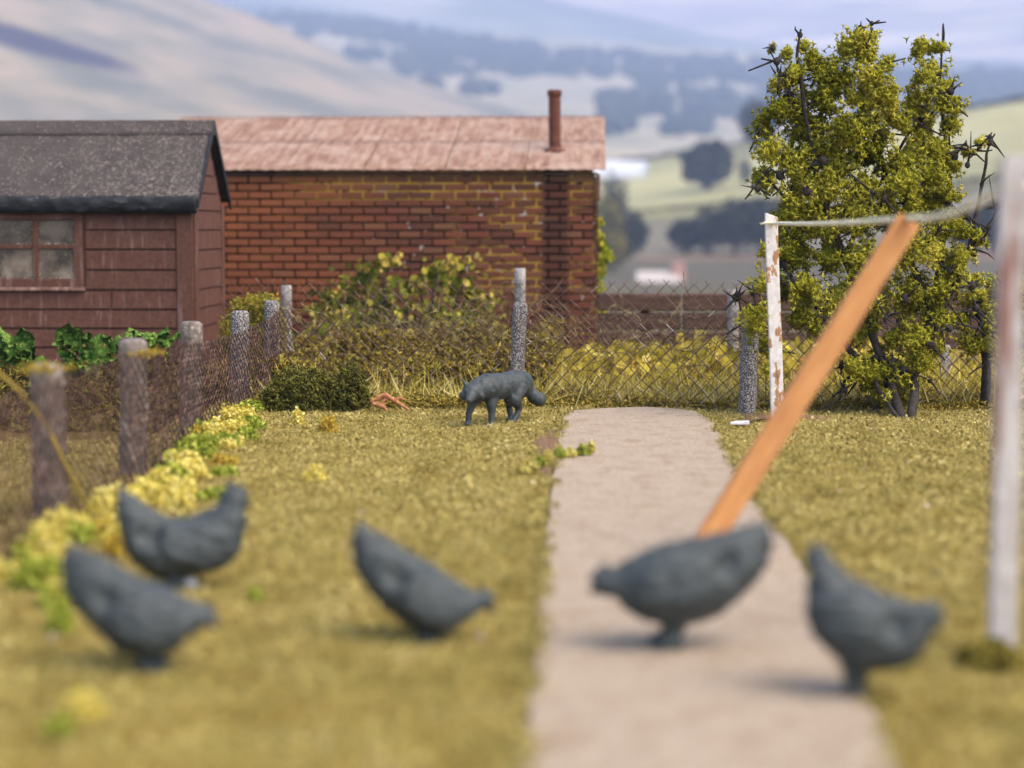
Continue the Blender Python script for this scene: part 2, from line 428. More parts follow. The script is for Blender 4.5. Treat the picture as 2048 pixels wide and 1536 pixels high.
# ================================================================== SETTING
def hz(y, d): return CAM_H + (450 - y) / FPX * d      # height seen at picture row y from distance d
def fan(a, d):                                         # ground position at bearing a (picture column at the horizon), distance d
    r = ray(a, 450); r = Vector((r.x, r.y, 0)).normalized(); return r * d
def sheet(name, mat, a0, a1, na, rows, hfun, rough, rs):
    """terrain sheet fanning out from the plot; rows = distances"""
    v = []; f = []
    for d in rows:
        for i in range(na):
            a = a0 + (a1 - a0) * i / (na - 1)
            p = fan(a, d); z = hfun(a, d)
            z += rough * d * mnoise.fractal(Vector((p.x, p.y, 3.0)) * rs, 1.0, 2.0, 4)
            v.append((p.x, p.y, z))
    for r_ in range(len(rows) - 1):
        for i in range(na - 1):
            o = r_ * na + i; f.append((o, o + 1, o + na + 1, o + na))
    me = np_mesh(name, v, f, smooth=True)
    return prop(link(name, me, mat), kind='structure')
def interp(x, pts):
    return float(np.interp(x, [p[0] for p in pts], [p[1] for p in pts]))

# garden ground ---------------------------------------------------------
def lawn_z(x, y):
    return 0.014 * mnoise.fractal(Vector((x * 1.3, y * 1.3, 1.7)), 1.0, 2.0, 4)
xs = np.linspace(-7, 7, 200); ys = np.linspace(2.2, 21.5, 260)
v = [(x, y, lawn_z(x, y)) for y in ys for x in xs]; na = len(xs)
f = [(j * na + i, j * na + i + 1, (j + 1) * na + i + 1, (j + 1) * na + i) for j in range(len(ys) - 1) for i in range(na - 1)]
prop(link('lawn', np_mesh('lawn', v, f, smooth=True), MAT_LAWN), kind='structure')

# country ground: one sheet from under the plot to beyond the first rise
def country_h(a, d):
    prof = [(0, -.06), (22, -.10), (40, -.6), (100, hz(585, 100)), (200, hz(574, 200)), (300, hz(515, 300)), (390, hz(440, 390)), (480, hz(365, 480)),
            (560, hz(292, 560)), (600, hz(288, 600)), (700, 14), (900, 6), (1500, 0), (6000, -20)]
    z = interp(d, prof)
    k = max(0, min(1, (d - 330) / 200)) * max(0, min(1, (1500 - d) / 800))
    return z + k * (a - 1500) * .021
m = Mat('field_land', 0.95, 0.1)
yy = m.xyz()[1]; f1 = m.noise(.012, 3); f2 = m.noise(.09, 4); f3 = m.noise(.6, 4)
dist = m.math('ADD', yy, m.math('MULTIPLY', m.math('SUBTRACT', f1, .5), 60))
c = m.ramp(m.mask(dist, 0, 700), [(.0, S(96, 88, 66)), (.40, S(96, 90, 72)), (.425, S(150, 118, 92)), (.437, S(120, 112, 92)), (.555, S(128, 120, 96)), (.575, S(104, 98, 62)), (.60, S(158, 152, 104)), (.74, S(188, 180, 128)), (.8, S(150, 146, 104))])
c = m.mix(m.mask(f2, .5, .7), c, m.mix(1.0, c, (.82, .8, .76, 1), 'MULTIPLY'))
c = m.mix(m.mask(f3, .5, .8), c, m.mix(1.0, c, (.85, .85, .8, 1), 'MULTIPLY'))
MAT_FIELD = m.color(c).m
rows = [0.5, 5, 12, 18, 24, 40, 70, 110, 160, 220, 280, 300, 330, 370, 410, 450, 490, 530, 560, 585, 600, 650, 700, 800, 1000, 1500, 3000, 6000]
v = []; f = []; na = 100
for d in rows:
    for i in range(na):
        th = -.9 + 1.8 * i / (na - 1)
        a = 1024 + FPX * math.tan(th * .55) if abs(th) < 9 else 0
        p = fan(a, d); z = country_h(a, d) + (.0012 * min(d, 700) * mnoise.fractal(p * .02, 1.0, 2.0, 3) if d > 30 else 0)
        v.append((p.x, p.y, z))
for r_ in range(len(rows) - 1):
    for i in range(na - 1):
        o = r_ * na + i; f.append((o, o + 1, o + na + 1, o + na))
prop(link('ground', np_mesh('ground', v, f, smooth=True), MAT_FIELD), kind='structure')

# hills ----------------------------------------------------------------
def hill_mat(name, stops, s1, s2, s3=.01, stretch=(1, 1, 1)):
    m = Mat(name, 0.95, 0.05)
    f1 = m.noise(s1, 5, m.vmap(m.pos, *stretch)); f2 = m.noise(s2, 4, m.vmap(m.pos, *stretch))
    c = m.ramp(f1, stops)
    c = m.mix(m.mask(f2, .45, .7), c, m.mix(1.0, c, (.66, .74, .62, 1), 'MULTIPLY'))
    return m, c
# left moor
m, c = hill_mat('moor_grass', [(.36, S(116, 112, 94)), (.47, S(144, 132, 110)), (.55, S(162, 144, 116)), (.64, S(176, 152, 124)), (.72, S(136, 126, 100))], .011, .04)
e0, e1 = fan(-70, 1000), fan(165, 1000)
# a tongue of dark purple colour lies down the near shoulder
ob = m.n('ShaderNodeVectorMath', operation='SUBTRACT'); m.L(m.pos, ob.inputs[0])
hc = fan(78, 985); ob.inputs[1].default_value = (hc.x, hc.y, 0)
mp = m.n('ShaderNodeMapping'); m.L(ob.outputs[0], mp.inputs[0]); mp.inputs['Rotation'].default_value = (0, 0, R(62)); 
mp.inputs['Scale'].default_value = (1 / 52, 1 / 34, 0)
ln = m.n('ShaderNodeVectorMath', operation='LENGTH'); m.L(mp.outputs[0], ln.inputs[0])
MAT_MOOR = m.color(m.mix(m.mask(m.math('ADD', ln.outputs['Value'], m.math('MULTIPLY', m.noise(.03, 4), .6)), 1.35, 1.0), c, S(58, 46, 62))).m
crest = [(-900, -330), (-300, -260), (0, -150), (350, -6), (560, 62), (700, 128), (900, 190), (1100, 238), (1300, 268), (1600, 330)]
def moor_h(a, d):
    top = hz(interp(a, crest), 1400)
    t = (d - 620) / (1400 - 620)
    if t <= .02: return -25
    if t <= 1: return 6 + (top - 6) * (max(t, 0) ** 1.15)
    return top - (d - 1400) * .25
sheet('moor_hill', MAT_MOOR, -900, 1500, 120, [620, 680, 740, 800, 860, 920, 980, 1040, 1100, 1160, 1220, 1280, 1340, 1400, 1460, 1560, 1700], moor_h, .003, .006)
# valley side with fields
m, c = hill_mat('valley_fields', [(.34, S(98, 106, 84)), (.42, S(156, 150, 118)), (.53, S(192, 172, 146)), (.58, S(122, 124, 98)), (.66, S(204, 192, 164))], .007, .03, stretch=(.55, 1, 0))
MAT_VALLEY = m.color(c).m
def valley_h(a, d):
    if d < 880: return -25
    return interp(d, [(900, hz(330, 900)), (1300, hz(262, 1300)), (1800, hz(188, 1800)), (2300, hz(118, 2300)), (2600, hz(96, 2600))]) - (a - 1300) * .00002 * d
sheet('valley_side', MAT_VALLEY, -200, 2700, 110, list(range(850, 2650, 60)), valley_h, .0022, .004)
# blue middle hill
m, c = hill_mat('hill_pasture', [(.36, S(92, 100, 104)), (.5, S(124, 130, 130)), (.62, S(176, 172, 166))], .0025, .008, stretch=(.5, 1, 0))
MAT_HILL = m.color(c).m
crest2 = [(-600, -200), (300, -110), (700, -60), (1050, -6), (1300, 50), (1500, 92), (1800, 122), (2048, 140), (2700, 160)]
def mid_h(a, d):
    top = hz(interp(a, crest2), 2900); low = hz(150, 2400) - (a - 1300) * .00002 * 2400
    return low + (top - low) * min(1, (d - 2400) / 500) - max(0, d - 2900) * .25
sheet('middle_hill', MAT_HILL, -600, 2700, 100, [2400, 2480, 2560, 2640, 2720, 2800, 2860, 2900, 2950, 3050], mid_h, .001, .003)
# pale far hill
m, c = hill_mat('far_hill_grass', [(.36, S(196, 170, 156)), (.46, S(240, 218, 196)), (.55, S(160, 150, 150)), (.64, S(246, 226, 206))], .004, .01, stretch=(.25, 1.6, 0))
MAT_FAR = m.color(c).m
def far_h(a, d): return interp(d, [(3000, 120), (3200, hz(190, 3200)), (3500, hz(60, 3500)), (3900, hz(-60, 3900)), (4300, hz(-170, 4300)), (4800, 600)])
sheet('far_hill', MAT_FAR, -900, 3000, 80, [3000, 3100, 3200, 3300, 3400, 3500, 3600, 3700, 3800, 3900, 4100, 4300, 4800], far_h, .001, .002)

# sleeper wall beyond the back fence (low, dark, three boards high)
# ================================================================== PATH
left = [(1010, 1660), (1040, 1536), (1065, 1400), (1078, 1250), (1086, 1130), (1098, 1030), (1108, 940), (1117, 880), (1124, 842), (1129, 826), (1140, 819)]
right = [(1215, 813), (1290, 811), (1350, 814), (1392, 820), (1415, 830), (1432, 850), (1450, 890), (1475, 935), (1500, 980), (1538, 1030), (1577, 1085), (1625, 1170), (1690, 1300), (1752, 1430), (1805, 1536), (1870, 1660)]
TH = .03
out = [G(x, y, TH) for x, y in left + right]
extra = [Vector((out[-1].x + .12, 2.3, TH)), Vector((out[0].x + .05, 2.3, TH))]
ring = out + extra
# smooth, subdivided outline with a worn edge
pts = []
for i in range(len(ring)):
    a, b = ring[i], ring[(i + 1) % len(ring)]; n_ = max(1, int((b - a).length / .03))
    for k in range(n_):
        q = a.lerp(b, k / n_); o_ = mnoise.noise_vector(q * 9) * .012; pts.append(Vector((q.x + o_.x, q.y + o_.y, TH)))
bm = bmesh.new()
tv = [bm.verts.new(p) for p in pts]; 
face = bm.faces.new(tv)
if face.normal.z < 0: face.normal_flip()
ex = bmesh.ops.inset_region(bm, faces=[face], thickness=.012, depth=0)
for v_ in tv: v_.co.z = TH - .008
lo = [bm.verts.new((p.x, p.y, -.02)) for p in pts]
for i in range(len(pts)):
    j = (i + 1) % len(pts)
    bm.faces.new((tv[i], lo[i], lo[j], tv[j]))
bmesh.ops.recalc_face_normals(bm, faces=bm.faces)
bmesh.ops.triangulate(bm, faces=[f_ for f_ in bm.faces if len(f_.verts) > 4])
me = bpy.data.meshes.new('path'); bm.to_mesh(me); bm.free()
prop(link('path', me, MAT_PATH), kind='structure')
# bare soil showing beside the path and at its end
for name, poly in (('soil_patch', [(1062, 870), (1120, 836), (1135, 850), (1112, 930), (1090, 1000), (1075, 960)]),
                   ('soil_patch', [(1440, 832), (1560, 826), (1700, 832), (1700, 846), (1520, 842), (1455, 852)]),
                   ('soil_patch', [(1072, 1100), (1098, 1090), (1100, 1160), (1078, 1260), (1062, 1240)])):
    q = [G(x, y, .0) for x, y in poly]; cx = sum(q, Vector()) / len(q)
    bm = bmesh.new(); c0 = bm.verts.new(cx + Vector((0, 0, .022)))
    rim = []
    for i in range(len(q)):
        for k in range(6):
            p = q[i].lerp(q[(i + 1) % len(q)], k / 6); p = cx + (p - cx) * (1 + .25 * mnoise.noise(p * 9)); p.z = -.01
            rim.append(bm.verts.new(p))
    mid = [bm.verts.new(cx + (r_.co - cx) * .6 + Vector((0, 0, .018 + .008 * mnoise.noise(r_.co * 20)))) for r_ in rim]
    for m_ in mid: m_.co.z = max(m_.co.z, .01)
    for i in range(len(rim)):
        j = (i + 1) % len(rim); bm.faces.new((rim[i], rim[j], mid[j], mid[i])); bm.faces.new((mid[i], mid[j], c0))
    bmesh.ops.recalc_face_normals(bm, faces=bm.faces)
    me = bpy.data.meshes.new(name); bm.to_mesh(me); bm.free()
    prop(link(name, me, MAT_SOIL), kind='structure')

# planting plot beyond the left fence
FX = G(382, 865).x            # line of the left fence
q0 = G(0, 880); 
v = []; f = []; nx, ny = 40, 70
for j in range(ny):
    for i in range(nx):
        x = FX - .12 - 4.5 * i / (nx - 1); y = 10.6 + 9 * j / (ny - 1)
        e = min(1, i / 2, j / 3, (nx - 1 - i) / 2, (ny - 1 - j) / 3)
        v.append((x, y, -.03 + e * (.05 + .03 * mnoise.fractal(Vector((x, y, 4)) * 3, 1, 2, 3))))
for j in range(ny - 1):
    for i in range(nx - 1):
        o = j * nx + i; f.append((o, o + nx, o + nx + 1, o + 1))
prop(link('vegetable_plot', np_mesh('vegetable_plot', v, f, smooth=True), MAT_PLOT), kind='structure')

# turf fibres on the lawn (nobody could count them)
def in_poly(X, Y, poly):
    inside = np.zeros(len(X), bool); n = len(poly)
    for i in range(n):
        x0, y0 = poly[i].x, poly[i].y; x1, y1 = poly[(i + 1) % n].x, poly[(i + 1) % n].y
        cnd = ((y0 > Y) != (y1 > Y)) & (X < (x1 - x0) * (Y - y0) / (y1 - y0 + 1e-12) + x0); inside ^= cnd
    return inside
N = 520000
u = rng.random(N); D = 4.2 + (14.8 - 4.2) * u ** .8
a = rng.uniform(-.275, .275, N)
X = D * np.tan(a - YAW); Y = D
keep = ~in_poly(X, Y, [p for p in ring]) & (X > -4.5)
X, Y = X[keep], Y[keep]
dn = np.array([1.5 * mnoise.noise(Vector((x * 5.5, y * 3.2, 5))) + .9 * mnoise.noise(Vector((x * 17, y * 12, 8))) + .5 * mnoise.noise(Vector((x * 1.1, y * 1.1, 2))) for x, y in zip(X, Y)])
Z = np.array([lawn_z(x, y) for x, y in zip(X, Y)]) + rng.uniform(.0, .012, len(X))
var = np.clip(rng.normal(.5, .17, len(X)) + dn * .26, 0, 1)
me = scatter('lawn_turf', FIBRE_V, FIBRE_F, np.stack([X, Y, Z - .004], 1), rng.uniform(.011, .024, len(X)), var, upright=True, tilt=1.15)
prop(link('turf', me, MAT_FLAKE), kind='stuff')
k = (dn + rng.normal(0, .5, len(dn)) > .75) & (rng.random(len(dn)) < .28)
prop(link('turf_tufts', scatter('turf_tufts', FLAKE_V, FLAKE_F, np.stack([X[k], Y[k], Z[k] + .008], 1), rng.uniform(.008, .018, k.sum()), rng.beta(2.2, 2.6, k.sum()), upright=True, tilt=.8), MAT_FLAKE), kind='stuff')
ex_, ey_ = [], []
for i in range(len(pts)):
    a_, b_ = pts[i], pts[(i + 1) % len(pts)]
    if a_.y < 3.5: continue
    dens_ = max(0, mnoise.noise(Vector((a_.x * 2, a_.y * 3.5, 4))) + .35)
    for _ in range(int(26 * dens_)):
        q = a_.lerp(b_, random.random()); ex_.append(q.x + random.gauss(0, .018)); ey_.append(q.y + random.gauss(0, .012))
ex_, ey_ = np.array(ex_), np.array(ey_)
prop(link('edge_grass', scatter('edge_grass', FIBRE_V, FIBRE_F, np.stack([ex_, ey_, rng.uniform(.012, .034, len(ex_))], 1), rng.uniform(.012, .030, len(ex_)), rng.beta(1.2, 2.2, len(ex_)), upright=True, tilt=.9), MAT_FLAKE), kind='stuff')

# ================================================================== BRICK BUILDING
BY = 19.2
x_r = V(1190, 500, BY).x; x_l = V(345, 500, BY).x
z_top = V(800, 350, BY).z
bld = thing('brick_building', (x_r, BY, 0), 'long red brick outbuilding under a pinkish corrugated roof with a rusty flue', 'building')
mb = MB(); mb.box((x_l, BY, -.05), (x_r - .004, BY + 2.55, z_top))
_p = math.tan(R(13.2)); mb.add([(x_l + .01, BY + .01, z_top - .01), (x_r - .02, BY + .01, z_top - .01), (x_r - .02, BY + 2.5, z_top - .01), (x_l + .01, BY + 2.5, z_top - .01), (x_l + .01, BY + .01, z_top + .034), (x_r - .02, BY + .01, z_top + .034), (x_r - .02, BY + 2.5, z_top + .01 + 2.55 * _p), (x_l + .01, BY + 2.5, z_top + .01 + 2.55 * _p)], [(3, 2, 1, 0), (4, 5, 6, 7), (0, 1, 5, 4), (1, 2, 6, 5), (2, 3, 7, 6), (3, 0, 4, 7)])
link('mortar_wall', mb.mesh('mortar_wall'), MAT_MORTAR, bld)
CW, CH, BH, BT = .2220, .0756, .0570, .012
def brick_me(name, L, seed):
    r_ = random.Random(seed); mb = MB(); mb.box((0, -BT, 0), (L, .004, BH)); me = mb.mesh(name)
    for v_ in me.vertices: v_.co.x += r_.uniform(-.0015, .0015); v_.co.z += r_.uniform(-.0015, .0015); v_.co.y += r_.uniform(-.0015, .0015)
    return bevelled(me, .004)
BM = [brick_me('brick', CW - .018, k) for k in range(5)]; BHALF = brick_me('brick', CW / 2 - .018, 9)
for b_ in BM + [BHALF]: b_.materials.append(MAT_BRICK)
ncourse = 23; cells = []
z0 = z_top - ncourse * CH
for j in range(ncourse):
    z = z0 + j * CH
    x = x_r - .004
    first = True
    while x > x_l + .02:
        L = CW / 2 if (first and j % 2) else CW
        x -= L; first = False
        cells.append((x, z, L))
zb = V(800, 655, BY).z; xs_ = V(425, 500, BY).x
vis = [c_ for c_ in cells if c_[1] > zb and c_[0] > xs_]
vis.sort(key=lambda c_: -c_[1]); vis = vis[:300]; vs = set((round(c_[0], 4), round(c_[1], 4)) for c_ in vis)
rest = [c_ for c_ in cells if (round(c_[0], 4), round(c_[1], 4)) not in vs]
for x, z, L in vis:
    o = link('brick', BHALF if L < CW * .7 else random.choice(BM), None, bld)
    o.matrix_parent_inverse = Matrix.Identity(4)
    o.location = (x - x_r + .009, random.uniform(-.002, .002), z + .007)
mb = MB()
for x, z, L in rest: mb.box((x + .0055, BY - BT, z + .007), (x + L - .0055, BY + .003, z + .007 + BH))
for j in range(ncourse):                                   # the end wall's bricks
    z = z0 + j * CH; y = BY - (.1 if j % 2 else 0) 
    while y < BY + 2.5:
        mb.box((x_r - .006, max(y, BY - BT) + .005, z + .007), (x_r + .010, min(y + CW, BY + 2.56) - .005, z + .007 + BH)); y += CW
prop(link('brickwork', mb.mesh('brickwork'), MAT_BRICK, bld), kind='stuff')
# roof: corrugated sheets, two rows
RX0, RX1 = V(352, 240, BY + 2.4).x, V(1213, 345, BY).x
E = Vector((0, BY - .09, z_top + .035)); pitch = math.tan(R(13.2)); RD = 2.86
def roof_sheet(xa, xb, ya, yb, lift):
    nxx = int((xb - xa) / .0145); v = []; f = []
    th = .006
    for side in (0, 1):
        for j in range(7):
            y = ya + (yb - ya) * j / 6
            for i in range(nxx + 1):
                x = xa + (xb - xa) * i / nxx
                z = E.z + (y - E.y) * pitch + .0038 * math.cos(x / .115 * 2 * math.pi) + lift + .004 * mnoise.noise(Vector((x * 2, y * 3, 1)))
                v.append((x, y + (.004 * mnoise.noise(Vector((x * 30, y, 2)))), z - (th if side else 0)))
    W = nxx + 1; o = 7 * W
    for j in range(6):
        for i in range(nxx):
            a_ = j * W + i; f.append((a_, a_ + 1, a_ + W + 1, a_ + W)); f.append((o + a_ + W, o + a_ + W + 1, o + a_ + 1, o + a_))
    for i in range(nxx):
        f.append((i, o + i, o + i + 1, i + 1)); a_ = 6 * W + i; f.append((a_ + 1, o + a_ + 1, o + a_, a_))
    for j in range(6):
        a_ = j * W; f.append((a_, a_ + W, o + a_ + W, o + a_)); a_ += nxx; f.append((a_ + W, a_, o + a_, o + a_ + W))
    return np_mesh('roof_sheet', v, f, smooth=True)
nS = 6
for k in range(nS):
    xa = RX0 + (RX1 - RX0) * k / nS; xb = RX0 + (RX1 - RX0) * (k + 1) / nS - .007
    link('roof_sheet', roof_sheet(xa, xb, E.y + RD * .5 - .05, E.y + RD, .0 + random.uniform(0, .003)), MAT_ROOF, bld)
    link('roof_sheet', roof_sheet(xa, xb, E.y, E.y + RD * .5, .014 + random.uniform(0, .003)), MAT_ROOF, bld)
for (a_, b_, c_) in ((x_l, x_r, BY + .06),):
    mb = MB(); mb.box((x_l + .02, BY - .03, z_top - .002), (x_r + .02, BY + .02, z_top + .022)); link('eave_board', mb.mesh('eave_board'), MAT_SLEEPER, bld)
mb = MB(); mb.box((x_r + .012, BY - .055, V(1195, 402, BY).z), (x_r + .045, BY + .05, z_top + .01))
link('corner_bracket', bevelled(mb.mesh('corner_bracket'), .006), MAT_BRICK, bld)
mb = MB(); mb.tube([(x_r + .022, BY - .02, .0), (x_r + .022, BY - .02, z_top - .2)], .008, 8); link('drain_pipe', mb.mesh('drain_pipe'), MAT_RUST, bld)
# flue
fy = E.y + .95; fb = V(1110, 302, fy); ft = V(1109, 186, fy)
mb = MB(); zz_ = np.linspace(fb.z - .05, ft.z, 14)
mb.tube([(fb.x + (ft.x - fb.x) * i / 13 + .004 * mnoise.noise(Vector((i, 0, 3))), fy, z) for i, z in enumerate(zz_)], [.060 + .004 * mnoise.noise(Vector((i * .7, 2, 0))) for i in range(14)], 16)
fl = link('flue', mb.mesh('flue', True), MAT_RUST, bld)
mb = MB(); mb.tube([(ft.x, fy, ft.z - .035), (ft.x, fy, ft.z - .03), (ft.x, fy, ft.z + .022), (ft.x, fy, ft.z + .03)], [.062, .070, .074, .066], 16); link('flue_cap', mb.mesh('flue_cap', True), MAT_RUST, fl)
mb = MB(); mb.tube([(fb.x, fy - .02, fb.z - .045), (fb.x, fy - .015, fb.z - .02), (fb.x, fy, fb.z + .03)], [.150, .125, .066], 18); link('flue_collar', mb.mesh('flue_collar', True), MAT_RUST, fl)

# ================================================================== SHED
SY = 16.4
sx = V(386, 560, SY).x; sz_e = V(300, 408, SY).z; SD = 1.3
sx0 = V(-150, 560, SY).x
shed = thing('garden_shed', (sx, SY, 0), 'small maroon wooden shed with a four pane window and grey felt roof', 'shed')
ridge_z = V(300, 247, SY + SD / 2).z
mb = MB(); mb.box((sx0, SY, -.05), (sx, SY + SD, sz_e)); 
yr = SY + SD / 2; gz = ridge_z - .06
mb.add([(sx, SY, sz_e), (sx, SY + SD, sz_e), (sx, yr, gz), (sx0, SY, sz_e), (sx0, SY + SD, sz_e), (sx0, yr, gz)], [(0, 1, 2), (3, 5, 4), (0, 2, 5, 3), (1, 4, 5, 2)])
# no opening in the front: dark room and reflections are painted on the panes
link('shed_wall', mb.mesh('shed_wall'), MAT_SHED, shed)
def plank(x0, x1, z0_, z1_, y, name='plank', lab=None):
    mb = MB(); t = .020
    v = [(x0, y, z0_), (x1, y, z0_), (x1, y, z1_), (x0, y, z1_), (x0, y - t, z0_ + .004), (x1, y - t, z0_ + .004), (x1, y - t * .62, z1_ - .006), (x0, y - t * .62, z1_ - .006)]
    mb.add(v, [(0, 1, 2, 3), (4, 7, 6, 5), (0, 4, 5, 1), (1, 5, 6, 2), (2, 6, 7, 3), (3, 7, 4, 0)])
    me = bevelled(mb.mesh(name), .0025); return link(name, me, MAT_SHED, shed)
def Z(py): return V(250, py, SY).z
def X_(px): return V(px, 560, SY).x
for za, zb_ in ((459, 421), (498, 462), (539, 501), (579, 542)):
    plank(X_(174), X_(354), Z(za), Z(zb_), SY)
plank(X_(174), X_(354), Z(419), Z(408), SY)
for za, zb_, sp in ((618, 583, 222), (656, 621, None), (694, 659, 120), (735, 697, None), (775, 738, 240)):
    e0_ = [X_(-140), X_(354)] if sp is None else [X_(-140), X_(sp - 2), X_(sp + 3), X_(354)]
    for i in range(0, len(e0_), 2): plank(e0_[i], e0_[i + 1], Z(za), Z(zb_), SY)
for za, zb_ in ((459, 421), (498, 462), (539, 501), (579, 542)): plank(X_(-140), X_(-34), Z(za), Z(zb_), SY)
# corner boards
mb = MB(); mb.box((X_(355), SY - .034, -.02), (sx + .006, SY + .0, sz_e)); link('corner_board', bevelled(mb.mesh('corner_board'), .004), MAT_SHED, shed)
mb = MB(); mb.box((sx + .001, SY + .004, -.02), (sx + .026, SY + .13, sz_e)); link('corner_board', bevelled(mb.mesh('corner_board'), .006), MAT_SHED, shed)
mb = MB(); mb.box((sx + .001, SY + SD - .11, -.02), (sx + .026, SY + SD, sz_e)); link('corner_board', bevelled(mb.mesh('corner_board'), .006), MAT_SHED, shed)
# end wall boards
zl = [Z(p_) for p_ in (775, 735, 695, 657, 619, 581, 541, 501, 461, 421, 385, 349, 313)]
for i in range(len(zl) - 1):
    za, zb_ = zl[i] + .003, zl[i + 1] - .004
    ya, yb = SY + .135, SY + SD - .115
    if zb_ > sz_e - .05:
        k = max(0, (gz - .03 - zb_) / (gz - sz_e)); ya, yb = max(ya, yr - k * SD / 2), min(yb, yr + k * SD / 2)
        if yb - ya < .1: continue
    v = [(sx, ya, za), (sx, yb, za), (sx, yb, zb_), (sx, ya, zb_), (sx + .017, ya, za + .003), (sx + .017, yb, za + .003), (sx + .010, yb, zb_ - .004), (sx + .010, ya, zb_ - .004)]
    mb = MB(); mb.add(v, [(0, 3, 2, 1), (4, 5, 6, 7), (0, 1, 5, 4), (1, 2, 6, 5), (2, 3, 7, 6), (3, 0, 4, 7)])
    link('end_plank', bevelled(mb.mesh('end_plank'), .0025), MAT_SHED, shed)
# window
win = bpy.data.objects.new('window', None); COL.objects.link(win); win.parent = shed
wx0, wx1, wz0, wz1 = X_(-28), X_(168), Z(575), Z(413)
def wbar(name, x0, x1, z0_, z1_, y0, y1, mat=MAT_SHED, bv=.005):
    mb = MB(); mb.box((x0, y0, z0_), (x1, y1, z1_)); link(name, bevelled(mb.mesh(name), bv), mat, win)
fw = .055
wbar('frame', wx0, wx1, wz1 - .11, wz1, SY - .034, SY - .001); wbar('frame', wx0, wx1, wz0, wz0 + .075, SY - .034, SY - .001)
wbar('frame', wx0, wx0 + fw, wz0 + .075, wz1 - .11, SY - .030, SY - .001); wbar('frame', wx1 - fw - .02, wx1, wz0 + .075, wz1 - .11, SY - .030, SY - .001)
mx = (X_(67) + X_(80)) / 2; mz = (Z(487) + Z(499)) / 2
wbar('glazing_bar', mx - .025, mx + .025, wz0 + .075, wz1 - .11, SY - .026, SY - .001)
wbar('glazing_bar', wx0 + fw, mx - .025, mz - .02, mz + .02, SY - .024, SY - .001); wbar('glazing_bar', mx + .025, wx1 - fw - .02, mz - .02, mz + .02, SY - .024, SY - .001)
wbar('sill', wx0 - .01, wx1 + .012, wz0 - .028, wz0 + .002, SY - .05, SY - .001, MAT_SILL, .006)
for xa, xb in ((wx0 + fw, mx - .025), (mx + .025, wx1 - fw - .02)):
    for za, zb_ in ((wz0 + .075, mz - .02), (mz + .02, wz1 - .11)):
        mb = MB(); mb.box((xa, SY - .008, za), (xb, SY - .0015, zb_)); link('pane', mb.mesh('pane'), MAT_GLASS, win)
        p0 = []; p1 = []                                   # crumbs of dried paint round the pane
        for _ in range(26):
            e_ = random.choice('bblr'); x = random.uniform(xa, xb) if e_ == 'b' else (xa + .004 if e_ == 'l' else xb - .004); z = za + .004 if e_ == 'b' else random.uniform(za, zb_)
            p0.append((x, SY - .010, z)); 
        tv_, tf_ = STAR_V, STAR_F
        prop(link('putty_crumbs', scatter('putty_crumbs', FLAKE_V, FLAKE_F, p0, rng.uniform(.004, .011, len(p0))), MAT_LINT, win), kind='stuff')
# roof
ov = .045; eY = SY - .085; slope = (ridge_z - (sz_e + .045)) / (yr - eY)
rx1 = sx + .06
def felt(side):
    v = []; f = []; nx, ny = 60, 16
    for t in (0, 1):
        for j in range(ny + 1):
            q = j / ny; y = eY + (yr - eY) * q if side < 0 else (2 * yr - eY) - (yr - eY) * q
            for i in range(nx + 1):
                x = sx0 - .1 + (rx1 - sx0 + .1) * i / nx
                z = sz_e + .045 + (yr - eY) * slope * q + .006 * mnoise.noise(Vector((x * 5, y * 6, 1)))
                v.append((x, y, z - .022 * t))
    W = nx + 1; o = W * (ny + 1)
    for j in range(ny):
        for i in range(nx):
            a_ = j * W + i; f.append((a_, a_ + 1, a_ + W + 1, a_ + W)); f.append((o + a_, o + a_ + W, o + a_ + W + 1, o + a_ + 1))
    for i in range(nx): f.append((i, o + i, o + i + 1, i + 1))
    for j in range(ny): a_ = j * W + nx; f.append((a_, o + a_, o + a_ + W, a_ + W))
    return np_mesh('roof_felt', v, f, smooth=False)
link('roof_felt', felt(-1), MAT_FELT, shed); link('roof_felt', felt(1), MAT_FELT, shed)
# ridge capping: a folded felt strip
mb = MB(); n_ = 40
for i in range(n_ + 1):
    x = sx0 - .1 + (rx1 + .012 - sx0 + .1) * i / n_
    for dy, dz in ((-.125, -.125 * slope + .012), (-.118, -.118 * slope + .026), (-.015, .028), (.015, .028), (.118, -.118 * slope + .026), (.125, -.125 * slope + .012)):
        mb.v.append((x, yr + dy, ridge_z + dz + .004 * mnoise.noise(Vector((x * 6, dy * 9, 0)))))
for i in range(n_):
    for k in range(5): a_ = i * 6 + k; mb.f.append((a_, a_ + 6, a_ + 7, a_ + 1))
mb.f.append(tuple(n_ * 6 + k for k in range(6))); mb.f.append(tuple(reversed(range(6))))
for i in range(n_): mb.f.append((i * 6, i * 6 + 5, i * 6 + 11, i * 6 + 6))
link('ridge_capping', mb.mesh('ridge_capping'), MAT_FELT, shed)
